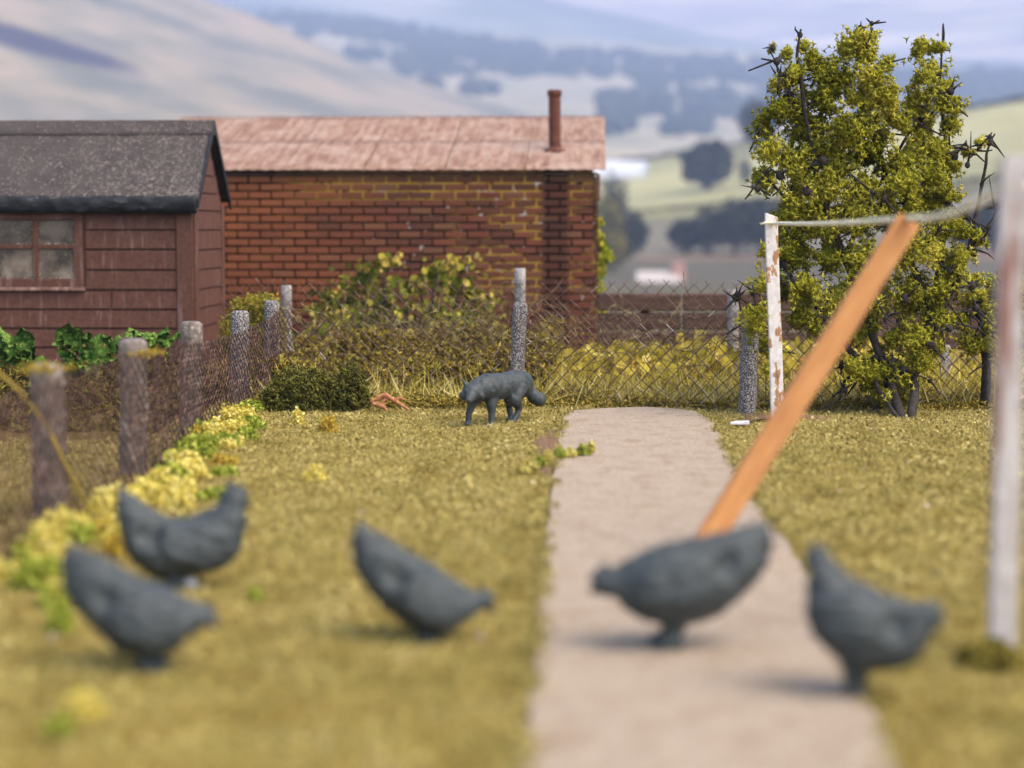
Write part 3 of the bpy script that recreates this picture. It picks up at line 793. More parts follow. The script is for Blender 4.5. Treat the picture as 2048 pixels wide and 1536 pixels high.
# tarry eave flap, crumpled
mb = MB(); n_ = 120; prof = [(.016, .030), (-.018, .010), (-.028, -.030), (-.022, -.072), (-.002, -.112)]
for i in range(n_ + 1):
    x = sx0 - .1 + (rx1 - .008 - sx0 + .1) * i / n_
    for k, (dy, dz) in enumerate(prof):
        q = mnoise.noise(Vector((x * 9, k * .8, 2))); q2 = mnoise.noise(Vector((x * 3.1, k * .3, 7)))
        mb.v.append((x, eY + dy - .034 * q * (k > 0) - .012 * q2, sz_e + .036 + dz + .008 * q2 * k))
    for k, (dy, dz) in enumerate(reversed(prof)): mb.v.append((x, eY + dy + .03, sz_e + .030 + dz + .004))
W = 2 * len(prof)
for i in range(n_):
    for k in range(W): mb.f.append((i * W + k, i * W + (k + 1) % W, (i + 1) * W + (k + 1) % W, (i + 1) * W + k))
mb.f.append(tuple(n_ * W + k for k in range(W)))
link('eave_flashing', mb.mesh('eave_flashing', True), MAT_TAR, shed)
# bargeboards on the gable
for s_ in (-1, 1):
    ye = eY - .004 if s_ < 0 else 2 * yr - eY + .004
    M_ = []
    for (y, z) in ((ye, sz_e + .03), (yr, ridge_z + .02)):
        for dx in (0, .022): 
            for dz in (.012, -.07): M_.append((rx1 - .008 + dx, y, z + dz))
    mb = MB(); mb.add([M_[i] for i in (0, 1, 3, 2, 4, 5, 7, 6)], [(0, 1, 2, 3), (4, 7, 6, 5), (0, 4, 5, 1), (1, 5, 6, 2), (2, 6, 7, 3), (3, 7, 4, 0)])
    me = bevelled(mb.mesh('bargeboard'), .004); link('bargeboard', me, MAT_TAR, shed)
# lint and dust caught on the roof
p0, p1 = [], []
for _ in range(1500):
    x = random.uniform(sx0, rx1); q = random.random() ** 1.3
    if random.random() < .4: x = rx1 - abs(random.gauss(0, .5))
    y = eY + (yr - eY) * q; z = sz_e + .052 + (yr - eY) * slope * q + (.03 if q > .82 else 0)
    d = Vector((random.gauss(0, 1), random.gauss(0, 1), random.gauss(0, .5))).normalized(); p = Vector((x, y, z))
    L = random.uniform(.012, .05) if random.random() < .9 else random.uniform(.05, .11)
    for s_ in range(4):
        d = (d + Vector((random.gauss(0, .5), random.gauss(0, .5), random.gauss(0, .35)))).normalized(); q_ = p + d * L / 4
        q_.z = max(q_.z, sz_e + .05 + (q_.y - eY) * slope); p0.append(p); p1.append(q_); p = q_
prop(link('roof_lint', segs('roof_lint', p0, p1, .0013), MAT_LINT, shed), kind='stuff')

# ================================================================== FENCES
def post_mesh(name, base, top, wd, round_top=True, seg=9):
    """square-ish cast post, edges worn, a little crooked"""
    mb = MB(); pts = []; rad = []
    for i in range(seg + 1):
        t = i / seg; pts.append(base.lerp(top, t) + mnoise.noise_vector(Vector((t * 3, base.x * 7, base.y))) * .006); rad.append(wd * (.5 + .03 * mnoise.noise(Vector((t * 6, base.y * 3, 1)))))
    if round_top: rad[-1] *= .72; pts.insert(-1, pts[-2].lerp(pts[-1], .8)); rad.insert(-1, wd * .5)
    mb.tube(pts, [r_ * 1.25 for r_ in rad], 8); return mb.mesh(name, True)
def netting(name, line, zb, zt, cell_u, cell_v, r, ragged=.0, wav=.006, seedo=0, drop=0.0, slack=0.0):
    """woven diamond netting along a ground line (list of Vectors)"""
    L = [0.]
    for a_, b_ in zip(line, line[1:]): L.append(L[-1] + (b_ - a_).length)
    nu = int(L[-1] / (cell_u / 2)); h = zt(0) - zb; nv = int(h / (cell_v / 2))
    U = np.arange(nu + 1) * cell_u / 2
    px_ = np.interp(U, L, [p.x for p in line]); py_ = np.interp(U, L, [p.y for p in line])
    T = np.array([zt(u / L[-1]) for u in U])
    nodes = np.zeros((nu + 1, nv + 1, 3))
    for i in range(nu + 1):
        for j in range(nv + 1):
            q = mnoise.noise_vector(Vector((U[i] * 2.2, j * cell_v * 2.2, seedo))); q2 = mnoise.noise_vector(Vector((U[i] * 11, j * cell_v * 11, seedo + 3)))
            nodes[i, j] = (px_[i] + (q.x * slack) + q2.x * wav, py_[i] + q.y * slack + q2.y * wav, zb + (T[i] - zb) * j / nv + q2.z * wav)
    p0, p1 = [], []
    for i in range(nu):
        for j in range(nv):
            if drop and random.random() < drop * (j / nv) ** 3: continue
            a_, b_ = (nodes[i, j], nodes[i + 1, j + 1]) if (i + j) % 2 == 0 else (nodes[i, j + 1], nodes[i + 1, j])
            p0.append(a_); p1.append(b_)
    if ragged:
        for i in range(0, nu, 2):
            for s_ in (-1, 1):
                a_ = nodes[i, nv]; p0.append(a_); p1.append(a_ + np.array((s_ * cell_u * .22, random.gauss(0, .01), ragged * random.uniform(.4, 1.2))))
    return segs(name, p0, p1, r)
# left fence
fence = thing('net_fence', G(270, 950), 'brown netting fence on squat concrete posts along the left of the lawn', 'fence')
LP = [(98, 1035, 727, 62), (268, 952, 677, 50), (381, 868, 644, 39), (478, 815, 621, 32), (543, 782, 600, 26)]
line = [G(-260, 1290)]
for px_, pb, pt, wd in LP:
    b_ = G(px_, pb); d = (b_ - Vector((0, 0, CAM_H))).dot(CM @ Vector((0, 0, -1)))
    zt_ = V(px_ + 6, pt, b_.y).z; w_ = wd / FPX * d
    tp = Vector((b_.x + .012, b_.y + random.uniform(-.02, .02), zt_))
    dash = px_ > 400
    o = link('post', post_mesh('post', Vector((b_.x, b_.y, -.08)), tp, w_ * .92, True), MAT_DASH if dash else MAT_OLDPOST, fence)
    line.append(Vector((b_.x + w_ * .72, b_.y, 0)))
line.append(Vector((line[-1].x + .05, line[-1].y + .35, 0)))
zt = lambda t: np.interp(t, [0, .35, .55, .7, .85, 1], [.58, .60, .57, .51, .53, .60]) + .02 * mnoise.noise(Vector((t * 30, 0, 0)))
link('netting', netting('netting', line, -.02, zt,   .092, .060, .0040, ragged=.0, wav=.005, slack=.02), MAT_NET, fence)

# back fence, front row: thick pebbledash posts and torn chain link
bf = thing('chain_link_fence', G(1038, 802), 'rusty sagging chain link fence on pebbledashed posts behind the fox', 'fence')
p1_, p2_ = G(1032, 805), G(1493, 829)
link('post', post_mesh('post', p1_ + Vector((-.005, 0, -.05)), Vector((V(1041, 606, p1_.y).x, p1_.y, V(1041, 606, p1_.y).z)), .078), MAT_DASH, bf)
link('post', post_mesh('post', p2_ + Vector((0, 0, -.05)), Vector((V(1502, 640, p2_.y).x, p2_.y, V(1502, 640, p2_.y).z)), .092), MAT_DASH, bf)
p3_ = G(1905, 815)
ln_ = [G(548, 790), p1_ + Vector((0, .06, 0)), p2_ + Vector((0, .06, 0)), p3_ + Vector((0, .06, 0)), G(2300, 812)]
zt2 = lambda t: np.interp(t, [0, .2, .4, .5, .7, 1], [.58, .56, .60, .60, .63, .6]) + .03 * mnoise.noise(Vector((t * 14, 2, 0)))
link('wire_mesh', netting('wire_mesh', ln_, .0, zt2, .098, .088, .0034, ragged=.02, wav=.007, slack=.03, drop=.35), MAT_WIRE, bf)
# loose curls of broken wire
p0, p1 = [], []
for _ in range(46):
    t = random.random(); a_ = p1_.lerp(p2_, t * 1.5 - .45 if random.random() < .6 else t); p = Vector((a_.x, a_.y + random.uniform(-.05, .1), random.uniform(.38, .68)))
    d = Vector((random.gauss(0, 1), random.gauss(0, .3), random.gauss(0, .6))).normalized(); L = random.uniform(.08, .3); k = random.uniform(-1, 1) * 1.2
    for s_ in range(8):
        d = Matrix.Rotation(k * .45, 3, 'Y') @ d; q = p + d * L / 8; p0.append(p); p1.append(q); p = q
prop(link('broken_wire', segs('broken_wire', p0, p1, .0026), MAT_WIRE, bf), kind='stuff')
# back fence, rear row: thin concrete posts
rf = thing('chain_link_fence', V(570, 730, 15.2), 'finer chain link fence on slim grey concrete posts close to the brick wall', 'fence')
RY = 15.6
for px_, pt, wd in ((573, 571, .066), (1040, 536, .068), (1466, 579, .072), (1890, 690, .07)):
    y_ = RY - .5 * (px_ - 1024) / 1000; q = V(px_, pt, y_)
    link('post', post_mesh('post', Vector((q.x + .004, y_, -.05)), q, wd, False), MAT_CONC, rf)
ln_ = [Vector((V(p, 600, RY - .5 * (p - 1024) / 1000).x, RY - .04 - .5 * (p - 1024) / 1000, 0)) for p in (440, 573, 1040, 1466, 1890, 2300)]
zt3 = lambda t: .735 + .025 * mnoise.noise(Vector((t * 9, 5, 0)))
link('wire_mesh', netting('wire_mesh', ln_, .0, zt3, .105, .10, .0028, ragged=.035, wav=.005, slack=.02, drop=.12, seedo=4), MAT_WIRE, rf)

# low sleeper wall behind the back fence
sw = thing('timber_wall', V(1340, 640, 17.6), 'low dark wall of old horizontal timbers beyond the chain link fence', 'wall')
for k, (pb, pt) in enumerate(((622, 588), (660, 627), (700, 665))):
    yb_ = 17.6
    for (pa, pb2) in ((1196, 1362), (1366, 1610), (1614, 1880), (1884, 2150)):
        A_, B_ = V(pa, pb, yb_), V(pb2, pt, yb_)
        mb = MB(); mb.box((A_.x, yb_ + .01 * (k % 2), A_.z), (B_.x, yb_ + .12, B_.z)); me = bevelled(mb.mesh('sleeper'), .012)
        link('sleeper', me, MAT_SLEEPER, sw)
for pa in (1290, 1540, 1800, 2060):
    q = V(pa, 590, 17.72); mb = MB(); mb.box((q.x - .04, 17.725, -.05), (q.x + .04, 17.78, q.z - .02)); link('post', mb.mesh('post'), MAT_SLEEPER, sw)

# ================================================================== CLOTHES POSTS, LINE, PROP
def sq_post(name, base, top, wx, wy, slant=0.0):
    n_ = 14; mb = MB()
    for i in range(n_ + 1):
        t = i / n_; c = base.lerp(top, t); q = mnoise.noise_vector(Vector((t * 8, base.x, 2))) * .003
        k = 1 - .04 * t
        for dx, dy in ((-1, -1), (1, -1), (1, 1), (-1, 1)):
            z = c.z + (slant * (dx) if i == n_ else 0)
            mb.v.append((c.x + dx * wx / 2 * k + q.x, c.y + dy * wy / 2 * k + q.y, z))
    for i in range(n_):
        for s_ in range(4): a_ = i * 4 + s_; b_ = i * 4 + (s_ + 1) % 4; mb.f.append((a_, b_, b_ + 4, a_ + 4))
    mb.f.append((3, 2, 1, 0)); o = n_ * 4; mb.f.append((o, o + 1, o + 2, o + 3))
    return bevelled(mb.mesh(name), .006, 2)
fb_ = G(1556, 846); yF = fb_.y
ftop = V(1542, 430, yF)
o = link('clothes_post', sq_post('clothes_post', fb_ + Vector((0, 0, -.05)), ftop, .078, .06, -.014), MAT_PAINT)
prop(o, 'slim white clothes post with peeling paint in front of the big bush', 'post', 'clothes line posts')
nb_ = G(2003, 1312); yN = nb_.y; ntop = V(2027, 312, yN)
o = link('clothes_post', sq_post('clothes_post', nb_ + Vector((0, 0, -.05)), ntop, .071, .066, .004), MAT_PAINT2)
prop(o, 'near white clothes post with rust streaks, tall and blurred by the right edge', 'post', 'clothes line posts')
la, lb, lc = V(1545, 447, yF) + Vector((0, -.035, 0)), P(1815, 437, 7.5), V(2010, 372, yN) + Vector((0, -.03, 0))
mb = MB(); pl = []; rl = []
tail_ = la + Vector((-.075, -.01, -.005))
raw = [tail_, la + Vector((-.04, -.012, .006))] + [la.lerp(lb, t) + Vector((0, 0, -.010 * math.sin(t * math.pi))) for t in np.linspace(0, 1, 30)] + [lb.lerp(lc, t) + Vector((0, 0, -.03 * math.sin(t * math.pi))) for t in np.linspace(0, 1, 24)][1:] + [lc + Vector((.05, .03, .0)), lc + Vector((.09, .07, .0))]
for i, q in enumerate(raw): pl.append(q + mnoise.noise_vector(q * 20) * .002); rl.append(.0115 if i > 1 else .006)
mb.tube(pl, rl, 8)
cl = link('clothes_line', mb.mesh('clothes_line', True), MAT_STRING)
prop(cl, 'pale fuzzy string clothes line tied between the two white posts', 'clothes line')
p0, p1 = [], []
for i in range(len(pl) - 1):
    for _ in range(9):
        q = pl[i].lerp(pl[i + 1], random.random()); d = Vector((random.gauss(0, 1), random.gauss(0, 1), random.gauss(0, 1))).normalized()
        p0.append(q + d * .008); p1.append(q + d * random.uniform(.012, .022))
prop(link('fuzz', segs('fuzz', p0, p1, .0009, .0004), MAT_STRING, cl), kind='stuff')
# prop leaning up under the line
pb_ = G(1378, 1140, .005); pt_ = lb + Vector((.0, .0, -.012))
ax = (pt_ - pb_); Lp = ax.length; ax.normalize()
side = ax.cross(Vector((0, 1, 0))).normalized(); fwd = ax.cross(side)
Mp = Matrix((side, fwd, ax)).transposed()
mb = MB(); wv = .045; hv = .05
n_ = 20
for i in range(n_ + 1):
    z = Lp * i / n_
    for dx, dy in ((-1, -1), (1, -1), (1, 1), (-1, 1)):
        q = mnoise.noise_vector(Vector((z * 3, dx, dy))) * .002; mb.v.append((dx * wv + q.x, dy * hv * .5 + q.y, z))
for i in range(n_):
    for s_ in range(4): a_ = i * 4 + s_; b_ = i * 4 + (s_ + 1) % 4; mb.f.append((a_, b_, b_ + 4, a_ + 4))
mb.f.append((3, 2, 1, 0)); o_ = n_ * 4
# notch cut in the top for the line
mb.v += [(-.012, -hv * .5, Lp), (.0, -hv * .5, Lp - .02), (.012, -hv * .5, Lp), (-.012, hv * .5, Lp), (.0, hv * .5, Lp - .02), (.012, hv * .5, Lp)]
k_ = o_ + 4
mb.f += [(o_, k_, k_ + 3, o_ + 3), (k_, k_ + 1, k_ + 4, k_ + 3), (k_ + 1, k_ + 2, k_ + 5, k_ + 4), (k_ + 2, o_ + 1, o_ + 2, k_ + 5)]
o = link('clothes_prop', mb.mesh('clothes_prop'), MAT_WOOD, local=True); o.location = pb_; o.rotation_mode = 'QUATERNION'; o.rotation_quaternion = Mp.to_quaternion()
prop(o, 'long orange brown wooden clothes prop leaning up under the line', 'clothes prop')
kz = Lp * .47; mk_ = MB(); mk_.ball((-wv * .75, -hv * .5, kz), (.010, .004, .014), 8, 6)
mkm = Mat('dark_knot', .8); mkm.color(mkm.ramp(mkm.noise(60, 3), [(.3, S(70, 60, 56)), (.7, S(110, 98, 92))])); link('knot', mk_.mesh('knot', True), mkm.m, o, local=True)

# ================================================================== ANIMALS
MAT_RESIN_D = MAT_RESIN
def hen_mesh(secs, s, legs, beak, comb=1.0, front=0.0):
    """one continuous hen: lofted trunk, tail, neck and head, wings, legs and toes fused together. px units scaled by s"""
    mb = MB(); N = 18; rings = []
    pts = []
    for (xt, zt_, xb, zb_, w_) in secs: pts.append((xt, zt_, xb, zb_, w_))
    # subdivide sections smoothly
    A = np.array(pts, float)
    g_ = np.array([0, .5, .9, 1, 1, 1, .7, .2, 0][:len(A)]); A[:, 3] -= 5 * g_; A[:, 1] += 8 * g_; A[:, 4] = A[:, 4] * 1.08 + np.array([9, 8, 4, 2, 0, 0, 4, 5, 4])
    A[-3:, 3] -= (8, 10, 8); A[-3:, 1] += (3, 5, 5); A[-3:, 2] += front; A[-2:, 0] -= front * .3; A[:2, 3] -= (10, 6); A[0, 0] -= 3; A[0, 2] -= 5
    T = np.arange(len(A)); TT = np.linspace(0, len(A) - 1, (len(A) - 1) * 5 + 1)
    def cr(col):
        out_ = []
        for t in TT:
            i = min(int(t), len(A) - 2); u = t - i
            p = [A[max(i - 1, 0), col], A[i, col], A[i + 1, col], A[min(i + 2, len(A) - 1), col]]
            out_.append(.5 * (2 * p[1] + (-p[0] + p[2]) * u + (2 * p[0] - 5 * p[1] + 4 * p[2] - p[3]) * u * u + (-p[0] + 3 * p[1] - 3 * p[2] + p[3]) * u ** 3))
        return np.array(out_)
    B = np.stack([cr(k) for k in range(5)], 1)
    v = []
    for (xt, zt_, xb, zb_, w_) in B:
        cx, cz = (xt + xb) / 2, (zt_ + zb_) / 2; hx, hz_ = (xt - xb) / 2, (zt_ - zb_) / 2
        for k in range(N):
            th = 2 * math.pi * k / N; c_, s_ = math.cos(th), math.sin(th)
            wd = max(w_, 2) * s_ * (1 - .18 * c_)
            v.append(((cx + hx * c_) * s, wd * s, (cz + hz_ * c_) * s))
    f = [(i * N + k, i * N + (k + 1) % N, (i + 1) * N + (k + 1) % N, (i + 1) * N + k) for i in range(len(B) - 1) for k in range(N)]
    f.append(tuple(reversed(range(N)))); f.append(tuple((len(B) - 1) * N + k for k in range(N)))
    mb.add(v, f)
    # folded wings lie along the flanks, tips free of the rump
    # head: round skull over the last sections, comb, wattle, beak
    hx_, hz_ = beak['head']; hd = Vector((hx_ * s, 0, hz_ * s)); r = beak['r'] * s
    mb.ball(hd, (r * 1.1, r * .85, r), 12, 8)
    bt = Vector((beak['tip'][0] * s, 0, beak['tip'][1] * s))
    mb.tube([hd.lerp(bt, .35), hd.lerp(bt, .75), bt], [r * .55, r * .34, r * .1], 8)
    up_ = Vector((-(bt - hd).z, 0, (bt - hd).x)).normalized() if True else Vector((0, 0, 1))
    if up_.z < 0: up_ = -up_
    dir_ = (bt - hd).normalized()
    for k in range(4):
        q = hd + up_ * r * (.95 + .16 * math.sin(k)) + dir_ * r * (.5 - .45 * k)
        mb.ball(q, (r * .26, r * .14, r * .22 * comb), 8, 6)
    mb.ball(hd - up_ * r * .95 + dir_ * r * .35, (r * .2, r * .18, r * .34), 8, 6)
    for sd_ in (-1, 1): mb.ball(hd + Vector((0, sd_ * r * .78, 0)) + dir_ * r * .3 + up_ * r * .15, r * .2, 8, 6)
    # legs and spread toes
    for sd_ in (-1, 1):
        hip = Vector((legs['x'] * s, sd_ * 20 * s, legs['top'] * s)); ft_ = Vector(((legs['fx']) * s, sd_ * 26 * s, 6 * s))
        mb.chain([hip, hip.lerp(ft_, .5), ft_], [26 * s, 19 * s, 15 * s], 10)
        for a_ in (-.6, 0, .6, math.pi):
            l = (34 if a_ != math.pi else 18) * s
            mb.chain([ft_, ft_ + Vector((math.cos(a_) * l * .6, math.sin(a_) * l * .6, -.001)), ft_ + Vector((math.cos(a_) * l, math.sin(a_) * l, -.005))], [12 * s, 10 * s, 7 * s], 8)
    me = fuse(mb.mesh('hen'), .006, 7)
    # folded wings raised along the flanks, with a hollow behind each
    md = lambda k: Vector(((A[k, 0] + A[k, 2]) / 2, 0, A[k, 1] * .58 + A[k, 3] * .42)) * s
    cw = md(4) * .65 + md(5) * .35; hl_ = (md(2) + md(3)) * .5 + Vector((0, 0, 6 * s))
    p_a = Vector(((A[5, 0] + A[5, 2]) / 2, 0, (A[5, 1] + A[5, 3]) / 2)); p_b = Vector(((A[1, 0] + A[1, 2]) / 2, 0, (A[1, 1] + A[1, 3]) / 2)); axw = (p_a - p_b).normalized(); nw = Vector((-axw.z, 0, axw.x))
    la_, lb_ = 78 * s, 46 * s
    nr = [v_.normal.copy() for v_ in me.vertices]
    for v_, n_ in zip(me.vertices, nr):
        if abs(n_.y) < .25: continue
        q = v_.co - cw; u_ = q.dot(axw); w_ = q.dot(nw); e_ = math.hypot(u_ / la_, w_ / (lb_ * (1 - .35 * u_ / la_ if u_ < 0 else 1)))
        k_ = max(0, min(1, (1.08 - e_) / .22)); k_ = k_ * k_ * (3 - 2 * k_)
        qh = v_.co - hl_; h_ = math.hypot(qh.dot(axw) / (34 * s), qh.dot(nw) / (30 * s)); d_ = max(0, 1 - h_ * h_)
        v_.co += n_ * min(1, (abs(n_.y) - .25) * 3) * (.016 * k_ - .026 * d_ + .0012 * k_ * math.sin(w_ / s * .32))
    me.update()
    # soft feather relief
    nr = [v_.normal.copy() for v_ in me.vertices]
    for v_, n_ in zip(me.vertices, nr):
        c = v_.co; v_.co += n_ * (.007 * mnoise.noise(Vector((c.x * 22, c.y * 45, c.z * 45))) + .004 * mnoise.noise(c * 85))
    return me
def place_hen(foot, secs, legs, beak, rz, label, pxm, z=0.0, comb=1.0, front=0.0):
    p = G(*foot, z); me = hen_mesh(secs, 1 / pxm, legs, beak, comb, front)
    o = link('hen', me, MAT_RESIN, local=True); o.location = p; o.rotation_euler = (0, 0, YAW + rz)
    return prop(o, label, 'hen', 'grey hens on the lawn and path')
place_hen((297, 1335), [(-155, 252, -172, 215, 9), (-120, 234, -165, 150, 24), (-75, 207, -118, 95, 46), (-25, 180, -62, 45, 64), (15, 160, -5, 26, 68), (52, 144, 48, 40, 60), (85, 133, 80, 72, 40), (110, 124, 102, 88, 27), (126, 118, 118, 90, 19)],
          dict(x=-2, top=60, fx=2), dict(head=(118, 107), r=21, tip=(146, 80)), R(-6), 'pecking grey hen nearest the net fence, bending down at the lower left of the lawn', 742)
place_hen((347, 1178), [(-100, 213, -106, 172, 8), (-78, 190, -103, 130, 25), (-42, 158, -88, 75, 46), (0, 134, -45, 38, 62), (42, 138, 22, 30, 64), (72, 152, 94, 46, 56), (94, 164, 122, 84, 43), (112, 178, 132, 122, 32), (126, 190, 140, 142, 24)],
          dict(x=0, top=50, fx=0), dict(head=(122, 178), r=27, tip=(158, 164)), R(8), 'upright grey hen with raised head and tail, standing behind the pecking one by the fence', 607, front=9)
place_hen((852, 1280), [(-133, 243, -142, 205, 9), (-106, 224, -137, 148, 24), (-68, 194, -102, 92, 46), (-20, 164, -52, 46, 64), (20, 138, 0, 24, 66), (56, 112, 46, 28, 57), (82, 95, 76, 55, 38), (105, 90, 96, 62, 26), (118, 88, 110, 62, 19)],
          dict(x=-6, top=52, fx=-2), dict(head=(112, 78), r=21, tip=(138, 50)), R(4), 'pecking grey hen alone in the middle of the lawn left of the path', 692)
place_hen((1342, 1287), [(-184, 240, -194, 205, 9), (-152, 230, -182, 150, 25), (-105, 214, -138, 98, 46), (-55, 203, -92, 62, 66), (0, 193, -20, 42, 72), (46, 178, 52, 52, 64), (86, 158, 92, 84, 42), (115, 146, 114, 104, 28), (136, 140, 132, 104, 20)],
          dict(x=-4, top=52, fx=0), dict(head=(130, 124), r=26, tip=(160, 100)), math.pi + R(5), 'grey hen on the concrete path with level back, facing left', 698, .03)
place_hen((1712, 1403), [(-158, 213, -164, 178, 8), (-120, 206, -142, 142, 25), (-80, 206, -118, 92, 48), (-32, 220, -72, 76, 68), (10, 244, 0, 66, 72), (40, 268, 54, 104, 62), (56, 288, 82, 152, 43), (66, 300, 90, 212, 30), (76, 306, 92, 252, 22)],
          dict(x=0, top=62, fx=2), dict(head=(78, 282), r=27, tip=(110, 264)), math.pi + R(-14), 'grey hen with head held high at the right edge of the path', 794, .0, front=9)

def fox():
    mb = MB()
    V_ = Vector
    mb.chain([V_((.170, .13, .238)), V_((.125, .07, .236)), V_((.070, .02, .228)), V_((.01, -.035, .224)), V_((-.045, -.085, .222))], [.070, .083, .080, .082, .086], 18)
    mb.chain([V_((-.045, -.085, .228)), V_((-.09, -.135, .218)), V_((-.125, -.19, .205))], [.082, .070, .062], 16)
    mb.ball((-.135, -.20, .205), (.062, .060, .054), 16, 12)
    mb.chain([V_((-.138, -.23, .190)), V_((-.148, -.285, .170)), V_((-.152, -.312, .163))], [.040, .026, .019], 12)
    mb.ball((-.153, -.328, .169), (.012, .009, .009), 10, 8)
    for sx_ in (-1, 1):                                         # brow, cheek ruff
        mb.ball((-.135 + sx_ * .047, -.205, .185), (.030, .032, .030), 10, 8)
        mb.ball((-.140 + sx_ * .024, -.246, .214), (.013, .012, .010), 8, 6)
    for (b_, t_) in (((-.168, -.195, .238), (-.198, -.195, .288)), ((-.092, -.190, .238), (-.070, -.185, .284))):
        b_, t_ = V_(b_), V_(t_)
        mb.tube([b_ - (t_ - b_) * .35, b_, b_.lerp(t_, .5), t_], [.030, .030, .021, .006], 10, oval=.55)
    # front legs
    mb.chain([V_((-.085, -.11, .19)), V_((-.135, -.14, .128)), V_((-.155, -.145, .075)), V_((-.160, -.150, .016))], [.046, .027, .020, .018], 12)
    mb.ball((-.164, -.165, .010), (.022, .028, .013), 10, 7)
    mb.chain([V_((-.02, -.085, .19)), V_((-.022, -.105, .12)), V_((-.018, -.105, .07)), V_((-.020, -.115, .014))], [.052, .034, .023, .019], 12)
    mb.ball((-.022, -.130, .008), (.022, .028, .013), 10, 7)
    # hind legs: thigh, knee forward, hock back
    mb.chain([V_((.135, .045, .215)), V_((.118, .0, .145)), V_((.145, .052, .082)), V_((.128, .035, .035)), V_((.115, .025, .014))], [.066, .046, .023, .019, .018], 12)
    mb.ball((.108, .008, .009), (.023, .028, .013), 10, 7)
    mb.chain([V_((.18, .14, .20)), V_((.085, .125, .135)), V_((.085, .165, .085)), V_((.095, .155, .03)), V_((.092, .145, .012))], [.052, .036, .022, .018, .017], 12)
    mb.ball((.086, .13, .009), (.022, .026, .013), 10, 7)
    # brush
    mb.chain([V_((.182, .17, .275)), V_((.205, .185, .225)), V_((.215, .20, .175)), V_((.240, .20, .142)), V_((.270, .19, .128)), V_((.292, .185, .136))], [.028, .030, .036, .046, .046, .022], 14)
    me = fuse(mb.mesh('fox'), .0048, 3)
    nr = [v_.normal.copy() for v_ in me.vertices]
    for v_, n_ in zip(me.vertices, nr):
        c = v_.co; body = max(0, min(1, (c.z - .12) / .06))
        v_.co += n_ * body * (.0050 * mnoise.noise(V_((c.x * 26 + c.z * 14, c.y * 26, c.z * 16))) + .0022 * mnoise.noise(V_((c.x * 70, c.y * 70, c.z * 45))))
    return me
fx_ = G(990, 846)
o = link('fox', fox(), MAT_RESIN, local=True); o.location = fx_; o.rotation_euler = (0, 0, YAW)
prop(o, 'grey unpainted fox with lowered head stalking on the lawn beside the path', 'fox')
fl_ = MB(); fl_.tube([(0.024, -.055, .302), (.030, -.053, .297), (.036, -.052, .2945)], [.002, .006, .003], 8)
fo = link('paint_fleck', fl_.mesh('paint_fleck', True), MAT_WHITE, o, local=True)

# ================================================================== FOAM CLUMPS, SHRUBS
def clump_pts(c, rx, ry, rz, n):
    d = rng.normal(size=(n, 3)); d /= np.linalg.norm(d, axis=1)[:, None]; d[:, 2] = np.abs(d[:, 2]) * .95 - .05
    r = rng.random(n) ** .45
    lump = np.array([1 + .35 * mnoise.noise(Vector(q) * 2.3 + Vector(c) * 3) for q in d])
    return np.array(c)[None] + d * (r * lump)[:, None] * np.array((rx, ry, rz))[None]
def foam_clump(name, foot, w_px, h_px, mats, label, cat='moss clump', group=None, dens=1.0, z=0.0, star_s=None, dz=0.0):
    p = G(*foot, z); pxm = FPX / p.y; rx = w_px / pxm / 2; rz = 1.7 * h_px / pxm
    n = int(620 * dens); s_ = star_s or max(.010, min(.022, rx * .16))
    pts = clump_pts((p.x, p.y, z + dz), rx, rx * .9, rz, n)
    pts = np.concatenate([pts, pts + rng.normal(0, .005, pts.shape)]); o = link(name, scatter(name, FLAKE_V, FLAKE_F, pts, rng.uniform(.9, 1.6, 2 * n) * s_), mats)
    return prop(o, label, cat, group)
for args in (((630, 965), 50, 22, MAT_FOAM_Y, 'pale yellow moss clump lying alone on the lawn above the middle hen'),
             ((655, 868), 42, 24, MAT_FOAM_O, 'ochre moss tuft on the lawn to the left of the fox'),
             ((595, 852), 26, 22, MAT_FOAM_Y, 'small yellow moss tuft in front of the dark green shrub'),
             ((510, 1207), 30, 18, MAT_FOAM_L, 'small bright green moss speck on open lawn left of the middle hen'),
             ((168, 1440), 92, 40, MAT_FOAM_Y, 'yellow moss clump at the bottom left of the lawn'),
             ((118, 1476), 50, 26, MAT_FOAM_L, 'lime green moss tuft beside the yellow clump in the bottom left corner'),
             ((120, 1262), 54, 40, MAT_FOAM_L, 'lime green moss clump left of the pecking hen by the fence')):
    foam_clump('moss_clump', *args, group='moss clumps on the lawn')
# moss creeping over the path edge: yellow and lime strands
pts_y, pts_l = [], []
for (x, y, w_, h_, k) in ((1060, 940, 34, 18, 0), (1078, 930, 30, 14, 1), (1095, 925, 26, 20, 0), (1120, 918, 28, 14, 1), (1140, 915, 34, 12, 0), (1165, 912, 30, 16, 1), (1182, 908, 20, 16, 0), (1050, 945, 20, 10, 0)):
    p = G(x, y, .02); pm = FPX / p.y
    (pts_l if k else pts_y).append(clump_pts((p.x, p.y, .03 if x > 1100 else .015), w_ / pm / 2, w_ / pm / 2, 1.5 * h_ / pm, 150))
t = thing('moss_trail', G(1120, 925), 'yellow and lime moss trail creeping onto the left edge of the path', 'moss')
for nm, pp, mt in (('yellow_moss', pts_y, MAT_FOAM_Y), ('lime_moss', pts_l, MAT_FOAM_L)):
    pp = np.concatenate(pp); prop(link(nm, scatter(nm, STAR_V, STAR_F, pp, rng.uniform(.010, .018, len(pp))), mt, t), kind='stuff')
